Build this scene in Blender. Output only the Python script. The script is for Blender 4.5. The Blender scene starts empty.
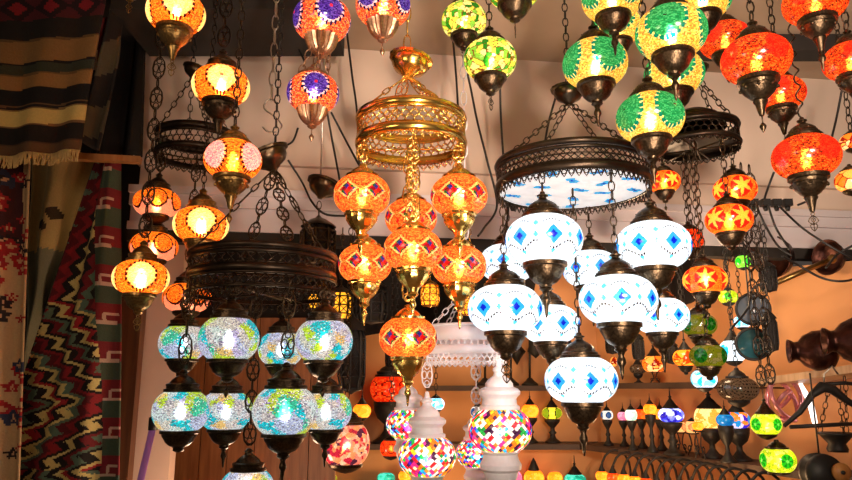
import bpy, math, random
import numpy as np
from math import pi, sin, cos, radians, hypot, atan2
from mathutils import Vector, Matrix
random.seed(7)
SC = bpy.context.scene
COL = SC.collection
# ------------------------------------------------------------------ camera
F = 700.0; TH = radians(12); EYE = Vector((0, 0, 1.6))
def at(px, py, Y):
    """world point at distance Y (metres into the shop) along the sight line of a photo position"""
    u = (px-426)/F; v = (240-py)/F
    d = Vector((u, cos(TH)-v*sin(TH), sin(TH)+v*cos(TH)))
    return EYE + d*(Y/d.y)
def mpp(py, Y):
    return Y/(cos(TH)-(240-py)/F*sin(TH))/F
cd = bpy.data.cameras.new('camera'); cam = bpy.data.objects.new('camera', cd); COL.objects.link(cam)
cam.location = EYE; cam.rotation_euler = (pi/2+TH, 0, 0)
cd.sensor_width = 36; cd.lens = 36*F/852; cd.clip_start = .05
SC.camera = cam
SC.view_settings.view_transform = 'Standard'; SC.view_settings.look = 'None'
SC.view_settings.gamma = 1; SC.view_settings.exposure = 0.0; SC.view_settings.use_curve_mapping = False

def wide(px):
    """how much a round thing is stretched sideways by the lens away from the middle"""
    return 1/(1+.5*((px-426)/F)**2)
# ------------------------------------------------------------------ materials
def lin(r, g, b):
    f = lambda c: (c/255/12.92) if c/255 <= .04045 else ((c/255+.055)/1.055)**2.4
    return (f(r), f(g), f(b), 1)
def node_mat(name):
    m = bpy.data.materials.new(name); m.use_nodes = True
    nt = m.node_tree; b = nt.nodes['Principled BSDF']
    return m, nt, b
def mat(name, col, rough=.5, metal=0.0, var=.25, scale=20, bump=0.0):
    m, nt, b = node_mat(name)
    N = nt.nodes; L = nt.links
    tc = N.new('ShaderNodeTexCoord'); nz = N.new('ShaderNodeTexNoise')
    nz.inputs['Scale'].default_value = scale; nz.inputs['Detail'].default_value = 4
    L.new(tc.outputs['Object'], nz.inputs['Vector'])
    rp = N.new('ShaderNodeValToRGB')
    rp.color_ramp.elements[0].position = .3; rp.color_ramp.elements[1].position = .7
    rp.color_ramp.elements[0].color = tuple(c*(1-var) for c in col[:3])+(1,)
    rp.color_ramp.elements[1].color = tuple(min(1, c*(1+var)) for c in col[:3])+(1,)
    L.new(nz.outputs['Fac'], rp.inputs['Fac']); L.new(rp.outputs['Color'], b.inputs['Base Color'])
    b.inputs['Roughness'].default_value = rough; b.inputs['Metallic'].default_value = metal
    if bump:
        bp = N.new('ShaderNodeBump'); bp.inputs['Strength'].default_value = bump; bp.inputs['Distance'].default_value = .01
        L.new(nz.outputs['Fac'], bp.inputs['Height']); L.new(bp.outputs['Normal'], b.inputs['Normal'])
    return m
def wood_mat(name, c0, c1, planks=True):
    m, nt, b = node_mat(name); N = nt.nodes; L = nt.links
    tc = N.new('ShaderNodeTexCoord'); mp = N.new('ShaderNodeMapping'); mp.inputs['Scale'].default_value = (14, 14, 1.2)
    L.new(tc.outputs['Object'], mp.inputs['Vector'])
    nz = N.new('ShaderNodeTexNoise'); nz.inputs['Scale'].default_value = 3; nz.inputs['Detail'].default_value = 6
    L.new(mp.outputs['Vector'], nz.inputs['Vector'])
    rp = N.new('ShaderNodeValToRGB'); rp.color_ramp.elements[0].color = c0; rp.color_ramp.elements[1].color = c1
    rp.color_ramp.elements[0].position = .35; rp.color_ramp.elements[1].position = .68
    L.new(nz.outputs['Fac'], rp.inputs['Fac']); L.new(rp.outputs['Color'], b.inputs['Base Color'])
    b.inputs['Roughness'].default_value = .45
    return m
def vc_mat(name, rough=.9, bump=.3):
    """woven cloth coloured by the pattern on its mesh"""
    m, nt, b = node_mat(name); N = nt.nodes; L = nt.links
    a = N.new('ShaderNodeAttribute'); a.attribute_name = 'Col'
    tc = N.new('ShaderNodeTexCoord'); nz = N.new('ShaderNodeTexNoise'); nz.inputs['Scale'].default_value = 160
    L.new(tc.outputs['Object'], nz.inputs['Vector'])
    mx = N.new('ShaderNodeMix'); mx.data_type = 'RGBA'; mx.blend_type = 'MULTIPLY'; mx.inputs[0].default_value = .25
    L.new(a.outputs['Color'], mx.inputs[6]); L.new(nz.outputs['Fac'], mx.inputs[7])
    L.new(mx.outputs[2], b.inputs['Base Color']); b.inputs['Roughness'].default_value = rough
    bp = N.new('ShaderNodeBump'); bp.inputs['Strength'].default_value = bump; bp.inputs['Distance'].default_value = .004
    L.new(nz.outputs['Fac'], bp.inputs['Height']); L.new(bp.outputs['Normal'], b.inputs['Normal'])
    return m
def glass_mat(name, emit, refr=.35, rough=.55, grain=60, dark=.6):
    """lit mosaic glass: glows in its own colours, frosted so that the bulb inside shows as a soft bright spot"""
    m = bpy.data.materials.new(name); m.use_nodes = True
    nt = m.node_tree; N = nt.nodes; L = nt.links
    N.remove(N['Principled BSDF']); out = N['Material Output']
    a = N.new('ShaderNodeAttribute'); a.attribute_name = 'Col'
    tc = N.new('ShaderNodeTexCoord')
    vo = N.new('ShaderNodeTexVoronoi'); vo.inputs['Scale'].default_value = grain
    L.new(tc.outputs['Object'], vo.inputs['Vector'])
    rp = N.new('ShaderNodeValToRGB'); rp.color_ramp.elements[0].color = (1.15, 1.15, 1.15, 1); rp.color_ramp.elements[1].color = (dark, dark, dark, 1)
    rp.color_ramp.elements[0].position = .2; rp.color_ramp.elements[1].position = .75
    L.new(vo.outputs['Distance'], rp.inputs['Fac'])
    mx = N.new('ShaderNodeMix'); mx.data_type = 'RGBA'; mx.blend_type = 'MULTIPLY'; mx.inputs[0].default_value = 1
    L.new(a.outputs['Color'], mx.inputs[6]); L.new(rp.outputs['Color'], mx.inputs[7])
    em = N.new('ShaderNodeEmission'); em.inputs['Strength'].default_value = emit
    L.new(mx.outputs[2], em.inputs['Color'])
    rf = N.new('ShaderNodeBsdfRefraction'); rf.inputs['IOR'].default_value = 1.28; rf.inputs['Roughness'].default_value = rough
    L.new(mx.outputs[2], rf.inputs['Color'])
    gl = N.new('ShaderNodeBsdfGlossy'); gl.inputs['Roughness'].default_value = .15
    df = N.new('ShaderNodeBsdfDiffuse'); L.new(mx.outputs[2], df.inputs['Color'])
    tr = N.new('ShaderNodeBsdfTranslucent'); L.new(mx.outputs[2], tr.inputs['Color'])
    m0 = N.new('ShaderNodeMixShader'); m0.inputs[0].default_value = .6
    L.new(df.outputs[0], m0.inputs[1]); L.new(tr.outputs[0], m0.inputs[2])
    m1 = N.new('ShaderNodeMixShader'); m1.inputs[0].default_value = refr
    L.new(m0.outputs[0], m1.inputs[1]); L.new(rf.outputs[0], m1.inputs[2])
    m2 = N.new('ShaderNodeMixShader'); m2.inputs[0].default_value = .06
    L.new(m1.outputs[0], m2.inputs[1]); L.new(gl.outputs[0], m2.inputs[2])
    ad = N.new('ShaderNodeAddShader'); L.new(m2.outputs[0], ad.inputs[0]); L.new(em.outputs[0], ad.inputs[1])
    L.new(ad.outputs[0], out.inputs['Surface'])
    return m
def emit_mat(name, col, s):
    m = bpy.data.materials.new(name); m.use_nodes = True
    b = m.node_tree.nodes['Principled BSDF']; b.inputs['Base Color'].default_value = col
    b.inputs['Emission Color'].default_value = col; b.inputs['Emission Strength'].default_value = s
    return m

M = dict(
    bronze=mat('dark_bronze', (.062, .041, .023), .31, .9, .5, 30, .15),
    hoopbronze=mat('blackened_bronze', (.034, .023, .015), .38, .85, .4, 30, .1),
    brass=mat('antique_brass', (.30, .18, .06), .32, .95, .4, 25, .15),
    copperlight=mat('aged_copper', (.40, .23, .14), .34, .95, .3, 30, .1),
    gold=mat('polished_gold', (.95, .55, .13), .2, 1.0, .15, 14, .1),
    white=mat('white_enamel', (.82, .80, .86), .4, 0, .04, 14),
    iron=mat('black_iron', (.018, .016, .015), .5, .3, .3, 20),
    steel=mat('steel_wire', (.55, .5, .45), .3, 1, .1),
    pewter=mat('pewter', (.36, .33, .30), .3, .95, .35, 30, .1),
    cable=mat('black_cable', (.012, .011, .011), .45, 0, .2),
    copper=mat('hammered_copper', (.06, .022, .016), .36, .9, .55, 26, .5),
    header=mat('cream_plaster', (.68, .53, .43), .7, 0, .04, 2),
    mould=mat('lilac_white_moulding', (.62, .55, .56), .5, 0, .05, 3),
    ceil=mat('grey_brown_ceiling', (.42, .31, .22), .85, 0, .15, 2),
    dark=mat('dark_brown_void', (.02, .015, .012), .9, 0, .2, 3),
    orange=mat('warm_orange_wall', (.72, .34, .14), .8, 0, .06, 3),
    board=mat('cream_board', (.72, .46, .24), .7, 0, .05, 2),
    pinkpost=mat('pink_plaster', (.62, .44, .36), .8, 0, .08, 3),
    shelf=mat('brown_shelf_board', (.06, .032, .02), .6, 0, .3, 6),
    palewood=wood_mat('pale_wood_edge', (.50, .30, .16, 1), (.68, .46, .28, 1)),
    plank=wood_mat('orange_pine', (.24, .075, .02, 1), (.42, .15, .045, 1)),
    brownwood=wood_mat('dark_brown_wood', (.08, .03, .015, 1), (.16, .06, .025, 1)),
    rodwood=wood_mat('orange_wood_rod', (.34, .13, .03, 1), (.48, .21, .06, 1)),
    floor=mat('grey_stone_floor', (.3, .27, .24), .6, 0, .2, 2),
    cloth=vc_mat('woven_cloth'),
    teal=mat('teal_glass', (.02, .09, .11), .12, 0, .4, 8),
    bluegrey=mat('blue_grey_glass', (.12, .15, .19), .12, 0, .2, 8),
    pinkglass=mat('pink_glass', (.80, .32, .36), .1, .5, .2, 10),
    violet=emit_mat('violet_tube', (.30, .12, .36, 1), .12),
    bulb=emit_mat('bulb_glow', (1, .86, .62, 1), 130),
    bulbw=emit_mat('white_bulb_glow', (.95, .98, 1, 1), 32),
    bulbdim=emit_mat('dim_bulb_glow', (1, .85, .6, 1), 50),
    gem=mat('red_bead', (.55, .05, .02), .15, .2, .3, 40),
    glint_glow=emit_mat('white_glint_glow', (1, .93, .9, 1), 2.2),  # glow standing in for a bright glint on metal
)

# ------------------------------------------------------------------ mesh builder
class MB:
    def __init__(s): s.v = []; s.f = []; s.c = []
    def add(s, vs, fs, col=None):
        b = len(s.v); s.v += [tuple(p) for p in vs]
        s.f += [tuple(i+b for i in f) for f in fs]
        if col is not None: s.c += [col]*len(fs)
        return s
    def box(s, c, d, rot=None):
        x, y, z = d[0]/2, d[1]/2, d[2]/2
        vs = [Vector(p) for p in [(-x,-y,-z),(x,-y,-z),(x,y,-z),(-x,y,-z),(-x,-y,z),(x,-y,z),(x,y,z),(-x,y,z)]]
        if rot is not None: vs = [rot @ p for p in vs]
        c = Vector(c)
        return s.add([p+c for p in vs], [(3,2,1,0),(4,5,6,7),(0,1,5,4),(1,2,6,5),(2,3,7,6),(3,0,4,7)])
    def lathe(s, prof, seg=24, c=(0,0,0), rot=None, flute=0, fl_n=12):
        vs = []; fs = []; c = Vector(c)
        for r, z in prof:
            for k in range(seg):
                a = 2*pi*k/seg; rr = r*(1+flute*cos(fl_n*a)) if r > .03 else r
                p = Vector((rr*cos(a), rr*sin(a), z))
                vs.append((rot @ p if rot is not None else p)+c)
        for i in range(len(prof)-1):
            for k in range(seg):
                k2 = (k+1) % seg
                fs.append((i*seg+k, i*seg+k2, (i+1)*seg+k2, (i+1)*seg+k))
        return s.add(vs, fs)
    def tube(s, pts, r, seg=6, closed=False):
        pts = [Vector(p) for p in pts]; n = len(pts)
        rs = r if isinstance(r, (list, tuple)) else [r]*n
        vs = []; fs = []; up = None
        for i, p in enumerate(pts):
            a = pts[(i-1) % n] if (closed or i > 0) else p
            b = pts[(i+1) % n] if (closed or i < n-1) else p
            t = (b-a).normalized() if (b-a).length > 1e-9 else Vector((0,0,1))
            if up is None:
                up = t.orthogonal().normalized()
            up = (up - t*up.dot(t)); up = up.normalized() if up.length > 1e-6 else t.orthogonal().normalized()
            w = t.cross(up)
            for k in range(seg):
                q = 2*pi*k/seg
                vs.append(p+(up*cos(q)+w*sin(q))*rs[i])
        m = n if closed else n-1
        for i in range(m):
            j = (i+1) % n
            for k in range(seg):
                k2 = (k+1) % seg
                fs.append((i*seg+k, i*seg+k2, j*seg+k2, j*seg+k))
        if not closed:
            fs.append(tuple(range(seg-1, -1, -1))); fs.append(tuple((n-1)*seg+k for k in range(seg)))
        return s.add(vs, fs)
    def ring(s, c, R, r, axis='z', n=10, seg=4, sz=1.0, rot=None):
        pts = []
        for k in range(n):
            a = 2*pi*k/n; x = R*cos(a); y = R*sin(a)*sz
            p = Vector((x, y, 0) if axis == 'z' else ((x, 0, y) if axis == 'y' else (0, x, y)))
            if rot is not None: p = rot @ p
            pts.append(p+Vector(c))
        return s.tube(pts, r, seg, True)
    def sphere(s, c, r, seg=12, rings=8, sz=1.0):
        return s.lathe([(max(1e-4, r*sin(pi*i/rings)), -r*sz*cos(pi*i/rings)) for i in range(rings+1)], seg, c)
    def mesh(s, name, m, smooth=True, sharp=0):
        me = bpy.data.meshes.new(name); me.from_pydata(s.v, [], s.f)
        if smooth: me.polygons.foreach_set('use_smooth', [True]*len(me.polygons))
        me.materials.append(m)
        if sharp:
            me.update(); me.set_sharp_from_angle(angle=radians(sharp))
        if s.c and len(s.c) == len(s.f): paint(me, np.array(s.c))
        me.update()
        return me
    def build(s, name, m, parent=None, loc=(0,0,0), smooth=True):
        return link(name, s.mesh(name, m, smooth), parent, loc)
def paint(me, cols):
    """one flat colour per face"""
    ca = me.color_attributes.new('Col', 'FLOAT_COLOR', 'CORNER')
    lt = np.empty(len(me.polygons), dtype=np.int32); me.polygons.foreach_get('loop_total', lt)
    full = np.ones((len(cols), 4), dtype=np.float32); full[:, :3] = cols[:, :3]
    ca.data.foreach_set('color', np.repeat(full, lt, axis=0).ravel())
def link(name, me, parent=None, loc=(0,0,0), scale=None):
    o = bpy.data.objects.new(name, me); COL.objects.link(o); o.location = loc
    if parent is not None: o.parent = parent
    if scale is not None: o.scale = (scale,)*3 if isinstance(scale, (int, float)) else scale
    return o
def tag(o, label, cat, group=None, kind=None):
    o['label'] = label; o['category'] = cat
    if group: o['group'] = group
    if kind: o['kind'] = kind
    return o
def thing(name, label, cat, loc, group=None, rz=0):
    o = bpy.data.objects.new(name, None); COL.objects.link(o); o.location = loc; o.rotation_euler = (0, 0, rz)
    o.empty_display_size = .05
    return tag(o, label, cat, group)
def struct(o, kind='structure'):
    o['kind'] = kind; return o

# ------------------------------------------------------------------ mosaic globes (unit: diameter 1)
RNG = np.random.default_rng(3)
SEG, RIN = 120, 50
def L3(r, g, b): return np.array(lin(r, g, b)[:3])
def globe_geo(a, rt, rb, e=.75, seg=SEG, rin=RIN):
    tt = math.acos(min(1, (rt/.5)**(1/e))); tb = math.acos(min(1, (rb/.5)**(1/e)))
    prof = []
    for i in range(rin+1):
        t = -tb + (tt+tb)*i/rin
        prof.append((.5*cos(t)**e, a/2*sin(t)/max(sin(tt), .01)))
    return prof
def med(lon, z, k, off=0.0, zc=0.0):
    per = 2*pi/k
    q = (lon-off)/per; dl = (q-np.round(q))*per
    return np.hypot(dl*.5, z-zc), np.arctan2(z-zc, dl*.5), dl*.5
def cells(pos, n, seed, pal, zs=1.0):
    r = np.random.default_rng(seed)
    s = r.normal(size=(n, 3)); s /= np.linalg.norm(s, axis=1)[:, None]; s *= .5; s[:, 2] *= .7
    d = ((pos[:, None, :]-s[None])**2*np.array([1, 1, zs])).sum(2)
    idx = d.argmin(1); ds = np.sort(d, axis=1); edge = np.sqrt(ds[:, 1])-np.sqrt(ds[:, 0])
    return np.array(pal)[r.integers(0, len(pal), n)][idx], edge, idx
def put(c, mask, col): c[mask] = col
def speckle(n, pal, seed, w=None):
    r = np.random.default_rng(seed)
    return np.array(pal)[r.choice(len(pal), n, p=w)].astype(float)
def P_amber_dot(lon, z, pos):
    n = len(lon)
    c = speckle(n, [L3(252,125,22), L3(245,98,14), L3(255,150,45), L3(205,62,10)], 1)
    d, an, _ = med(lon, z, 4)
    put(c, d < .255, L3(255,205,110)); m = d < .2; c[m] = speckle(m.sum(), [L3(255,225,150), L3(255,200,110)], 2)
    put(c, d < .02, L3(200,60,20))
    rr = (d > .245) & (d < .298); put(c, rr & (np.cos(an*20) > -.25), L3(70,8,4))
    return c
def P_amber_pink(lon, z, pos):
    c = P_amber_dot(lon, z, pos)
    d, an, _ = med(lon, z, 4)
    m = d < .245
    c[m] = speckle(m.sum(), [L3(255,150,150), L3(245,110,120), L3(255,180,160)], 5)
    return c
def P_amber_panel(lon, z, pos):
    n = len(lon)
    c = speckle(n, [L3(250,120,20), L3(240,95,15), L3(255,150,40)], 4)
    d, an, dx = med(lon, z, 6, 0, .03)
    low = (d > .2); c[low & (z < .0)] = L3(250,150,110)
    rr = (d > .185) & (d < .225); put(c, rr, L3(60,8,4))
    put(c, (np.abs(d-.13) < .014) & (np.cos(an*14) > 0), L3(150,30,10))
    return c
def P_purple(lon, z, pos):
    n = len(lon)
    c = speckle(n, [L3(250,110,40), L3(240,80,25), L3(255,160,90), L3(120,30,60), L3(225,60,20)], 6)
    d, an, _ = med(lon, z, 4, 0, .02)
    m = d < .265; c[m] = speckle(m.sum(), [L3(50,24,120), L3(70,40,150), L3(34,14,90), L3(90,70,170)], 7)
    put(c, d < .03, L3(230,30,50))
    put(c, (d > .225) & (d < .265), L3(235,190,190))
    put(c, (d > .235) & (d < .30) & (np.cos(an*18) > 0), L3(24,10,60))
    return c
def P_green_flower(lon, z, pos):
    c, e, _ = cells(pos, 260, 8, [L3(240,225,110), L3(250,235,150), L3(235,220,90), L3(245,230,140), L3(230,215,80), L3(55,150,35), L3(35,120,25), L3(130,190,60), L3(245,235,150)])
    put(c, e < .006, L3(120,70,20))
    c *= (.85+.3*np.random.default_rng(1).random(len(lon)))[:, None]
    return c
def P_green_medal(lon, z, pos):
    n = len(lon)
    c = speckle(n, [L3(245,180,70), L3(235,150,45), L3(250,205,110), L3(200,110,40), L3(225,190,80), L3(180,150,60)], 9)
    d, an, _ = med(lon, z, 4, 0, .04)
    m = d < .29; c[m] = speckle(m.sum(), [L3(30,135,75), L3(22,115,60), L3(60,160,95)], 10)
    put(c, d < .017, L3(40,10,10))
    rr = (d > .27) & (d < .32); put(c, rr, L3(235,215,130)); put(c, rr & (np.cos(an*20) > -.72), L3(0,110,88))
    return c
def P_red(lon, z, pos):
    n = len(lon)
    c = speckle(n, [L3(248,85,18), L3(230,52,14), L3(252,115,34), L3(185,30,10), L3(110,34,14), L3(245,92,30)], 11)
    d, an, _ = med(lon, z, 4, .7, .02)
    m = d < .2; c[m] = speckle(m.sum(), [L3(235,40,18), L3(210,25,14), L3(245,60,25)], 12)
    return c
def star(d, an, n, r0, r1):
    f = np.abs(((an*n/(2*pi)) % 1)-.5)*2
    return d < r1+(r0-r1)*f**1.4
def P_red_star(lon, z, pos):
    n = len(lon)
    c = speckle(n, [L3(250,100,20), L3(255,130,35), L3(235,80,15)], 13)
    d, an, _ = med(lon, z, 5, .35, .0)
    put(c, d < .26, L3(205,30,14)); put(c, star(d, an+pi/2, 6, .25, .09), L3(255,180,60))
    put(c, np.abs(z) > .26, L3(250,120,30))
    return c
def P_white_blue(lon, z, pos):
    n = len(lon)
    c = speckle(n, [L3(255,255,255), L3(240,250,255), L3(225,242,252)], 14)
    def diamond(k, off, zc, rx, rz, col):
        _, _, dx = med(lon, z, k, off, zc)
        put(c, np.abs(dx)/rx+np.abs(z-zc)/rz < 1, col)
    D = -.02
    diamond(7, .25, D, .118, .125, L3(40,155,230)); diamond(7, .25, D, .05, .053, L3(5,30,185))
    diamond(7, .25+pi/7, D+.15, .042, .042, L3(90,200,230))
    diamond(7, .25+pi/7, D, .036, .045, L3(80,200,235)); diamond(7, .25, D-.19, .036, .036, L3(80,195,235))
    w = .065*np.cos(7*(lon-.25))
    arc = np.cos(lon*70) > -.45
    put(c, (np.abs(z-(D-.12-w*.7)) < .0125) & arc, L3(60,50,55))
    put(c, (np.abs(z-(D+.17+w*.5)) < .011) & arc & (np.cos(7*(lon-.25)) > -.3), L3(110,115,125))
    return c
def P_gold_diamond(lon, z, pos):
    n = len(lon)
    c = speckle(n, [L3(246,118,38), L3(232,88,30), L3(250,148,60), L3(212,66,24)], 15)
    k = 6; off = .5
    Z0 = -.01
    _, _, dx = med(lon, z, k, off, Z0)
    t = np.abs(dx)/.165+np.abs(z-Z0)/.135
    put(c, t < 1.3, L3(255,190,110))
    q = (np.floor((dx/.165+(z-Z0)/.135)*1.5)+2*np.floor((dx/.165-(z-Z0)/.135)*1.5)).astype(int) % 5
    pal = np.array([L3(190,15,15), L3(20,90,35), L3(120,15,30), L3(40,35,120), L3(215,40,20)])
    m = t < 1; c[m] = pal[q[m]]
    _, _, d2 = med(lon, z, k, off+pi/6, -.15)
    put(c, np.abs(d2)/.035+np.abs(z+.15)/.065 < 1, L3(200,25,25))
    w = .05*np.cos(6*(lon-off)); arc = np.cos(lon*54) > 0
    put(c, (np.abs(z-(-.10-w*1.2)) < .013) & arc, L3(110,40,15)); put(c, (np.abs(z-(.10+w*1.2)) < .013) & arc, L3(110,40,15))
    return c
def P_crackle(lon, z, pos):
    c1, e, i = cells(pos+.02*np.random.default_rng(2).normal(size=pos.shape), 70, 16, [L3(215,225,225), L3(200,205,235), L3(225,215,205), L3(205,190,225), L3(30,205,220), L3(200,225,60), L3(240,200,120), L3(70,210,170), L3(215,220,225), L3(210,200,200)])
    r = np.random.default_rng(17); c1 = c1*(.65+.7*r.random(len(lon)))[:, None]
    sp = r.random(len(lon)); c1[sp < .07] = L3(120,105,140); c1[sp > .93] = L3(255,255,255)
    return c1
def P_multi(lon, z, pos):
    n = len(lon); k = 36
    u = lon/(2*pi)*k; v = z*12.5
    q = np.floor(u+v)*31+np.floor(u-v)*17
    h = np.abs(np.sin(q*12.9898)*43758.5453) % 1
    pal = np.array([L3(255,255,255), L3(255,235,190), L3(225,30,40), L3(70,30,190), L3(30,150,60), L3(250,190,30), L3(250,120,30), L3(30,150,215), L3(245,235,235), L3(190,40,120), L3(60,25,60)])
    c = pal[(h*len(pal)).astype(int)].astype(float)
    e = np.minimum(np.abs((u+v) % 1-.5), np.abs((u-v) % 1-.5)); g = (((u+v) % 1) < .14) | (((u-v) % 1) < .14)
    c[g] *= .35
    return c
def P_pink_multi(lon, z, pos):
    c, e, _ = cells(pos, 420, 20, [L3(250,190,150), L3(245,150,130), L3(215,50,60), L3(200,40,70), L3(255,215,180), L3(90,40,70), L3(250,170,110)])
    return c
def P_lime(lon, z, pos):
    n = len(lon)
    c, e, _ = cells(pos, 300, 21, [L3(225,230,40), L3(235,240,80), L3(200,220,30), L3(245,235,110)])
    put(c, e < .005, L3(150,170,20))
    d, an, _ = med(lon, z, 4, .75)
    m = d < .2; c[m] = L3(40,190,30); put(c, (d < .17) & (np.cos(an*6) > .3), L3(20,130,25)); put(c, d < .05, L3(120,220,90))
    return c
def P_olive(lon, z, pos):
    c = P_lime(lon, z, pos); return c*np.array([.42, .36, .6])
def P_redsmall(lon, z, pos):
    c = speckle(len(lon), [L3(245,60,15), L3(225,40,10), L3(255,100,30)], 22)
    d, an, _ = med(lon, z, 6); put(c, (np.abs(d-.2) < .02), L3(130,10,5)); return c
def P_dotted(lon, z, pos):
    c = np.tile(L3(150,120,90), (len(lon), 1)); d, an, _ = med(lon, z, 3, 0, .03)
    g = (np.cos(d*75) > .1) & (np.cos(an*np.maximum(4, np.round(d*70))) > 0)
    put(c, g, L3(50,34,24)); put(c, d < .03, L3(30,20,15)); return c
def P_flat(*cols):
    pal = [L3(*q) for q in cols]
    def f(lon, z, pos):
        c, e, _ = cells(pos, 60, 23+len(pal), pal); return c
    return f
def P_outline(base, line):
    def f(lon, z, pos):
        c, e, _ = cells(pos, 30, 31, [L3(*b) for b in base]); put(c, e < .028, L3(*line)); return c
    return f
def P_panel2(ca, cb, line=None):
    """side medallions of one colour on a plain ground"""
    def f(lon, z, pos):
        c = speckle(len(lon), [L3(*ca), L3(*ca)*.85], 24); d, an, _ = med(lon, z, 4, .8)
        put(c, d < .24, L3(*cb))
        if line: put(c, np.abs(d-.25) < .02, L3(*line))
        return c
    return f
KIND = {  # pattern, glow, aspect, radius of the openings, bulb
    'amber_dot': (P_amber_dot, 1.5, .60, .26, 'bulb'), 'amber_pink': (P_amber_pink, 1.5, .62, .27, 'bulb'),
    'amber_panel': (P_amber_panel, 1.2, .57, .26, 'bulbdim'), 'purple': (P_purple, 1.0, .66, .27, 'bulb'),
    'green_flower': (P_green_flower, 1.0, .70, .27, 'bulbdim'), 'green_medal': (P_green_medal, .95, .66, .26, 'bulb'),
    'red': (P_red, .95, .62, .25, 'bulb'), 'red_star': (P_red_star, 1.1, .60, .27, 'bulb'),
    'white_blue': (P_white_blue, .66, .61, .25, 'bulbw'), 'gold_diamond': (P_gold_diamond, 1.05, .65, .27, 'bulb'),
    'crackle': (P_crackle, .85, .68, .30, 'bulbw'), 'multi': (P_multi, .9, .64, .28, 'bulb'),
    'pink_multi': (P_pink_multi, .85, .80, .33, 'bulbdim'), 'lime': (P_lime, 1.2, .66, .30, 'bulbdim'),
    'olive': (P_olive, .55, .58, .29, None), 'red_small': (P_redsmall, 1.1, .68, .33, 'bulbdim'),
    'dotted': (P_dotted, .22, .56, .25, None),
    'amber': (P_flat((255,150,30), (255,132,22), (255,170,50)), 1.7, .72, .27, None),
    'amber_scale': (P_outline([(255,165,45), (255,148,35)], (170,60,8)), 1.4, .66, .27, None),
    'amber_red': (P_outline([(255,170,70), (250,120,30), (255,200,130)], (130,20,5)), 1.3, .66, .27, None),
    'yellow_green': (P_panel2((245,215,60), (120,140,20), (60,60,10)), 1.4, .55, .27, None),
    'blue_white': (P_panel2((240,235,225), (40,80,130), (15,20,30)), 1.1, .7, .3, None),
    'pink': (P_flat((240,130,160), (250,170,190), (215,110,150)), 1.1, .72, .28, None),
    'mint': (P_flat((225,245,215), (245,250,235), (180,220,190)), 1.1, .85, .33, None),
    'orange_red': (P_flat((245,90,20), (235,70,15), (250,120,30)), 1.2, .75, .3, None),
    'ultramarine': (P_flat((60,60,210), (240,240,255), (120,130,235), (40,30,160), (220,225,255)), 1.2, .52, .3, None),
    'cyan': (P_panel2((240,250,255), (25,175,225)), 1.3, .75, .28, None),
    'cyan_white': (P_flat((40,190,230), (235,245,255), (150,225,245), (245,240,255)), 1.3, .66, .29, None),
    'cream': (P_outline([(255,225,150), (255,215,130)], (225,160,60)), 1.2, .62, .38, None),
    'blue_purple': (P_flat((60,40,190), (100,60,200), (40,150,210), (230,225,255), (250,140,40)), 1.0, .62, .3, None),
    'turquoise': (P_flat((20,130,190), (30,150,205), (15,110,170)), .9, .62, .3, None),
    'teal': (P_flat((40,190,160), (90,215,190), (30,150,120)), 1.1, .5, .3, None),
    'salmon': (P_panel2((255,195,120), (245,150,90), (190,60,20)), 1.1, .8, .28, None),
    'green_hot': (P_panel2((140,240,60), (30,180,40), (20,90,20)), 1.5, .8, .3, None),
}
EM = .62
GLASS = {'white_blue': (.4, .55, 90, .93), 'multi': (.3, .5, 40, .9), 'crackle': (.35, .5, 75, .45), 'red': (.4, .5, 60, .4), 'green_flower': (.35, .5, 50, .85), 'green_medal': (.45, .5, 80, .8), 'gold_diamond': (.35, .55, 60, .5)}
GM = {}; MESH = {}
def globe_mesh(kind, small=False):
    key = ('globe', kind, small)
    if key in MESH: return MESH[key]
    pat, emit, a, r, bu = KIND[kind]
    if bu is None and kind not in ('olive', 'dotted'): emit *= 1.8
    seg, rin = (32, 14) if small else ((216, 90) if kind in ('multi', 'white_blue') else (SEG, RIN))
    if small and kind not in ('amber', 'pink'): seg, rin = 48, 20
    b = MB().lathe(globe_geo(a, r, r, seg=seg, rin=rin), seg)
    if kind not in GM: GM[kind] = glass_mat(kind+'_mosaic_glass', emit*EM, *GLASS.get(kind, ()))
    me = b.mesh('glass_shade', GM[kind])
    nP = len(me.polygons); cen = np.empty(nP*3); me.polygons.foreach_get('center', cen); cen = cen.reshape(-1, 3)
    lon = np.arctan2(cen[:, 0], -cen[:, 1])          # 0 faces -Y
    paint(me, np.clip(pat(lon, cen[:, 2], cen), 0, None))
    MESH[key] = me
    return me
def cached(key, fn):
    if key not in MESH: MESH[key] = fn()
    return MESH[key]

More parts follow.
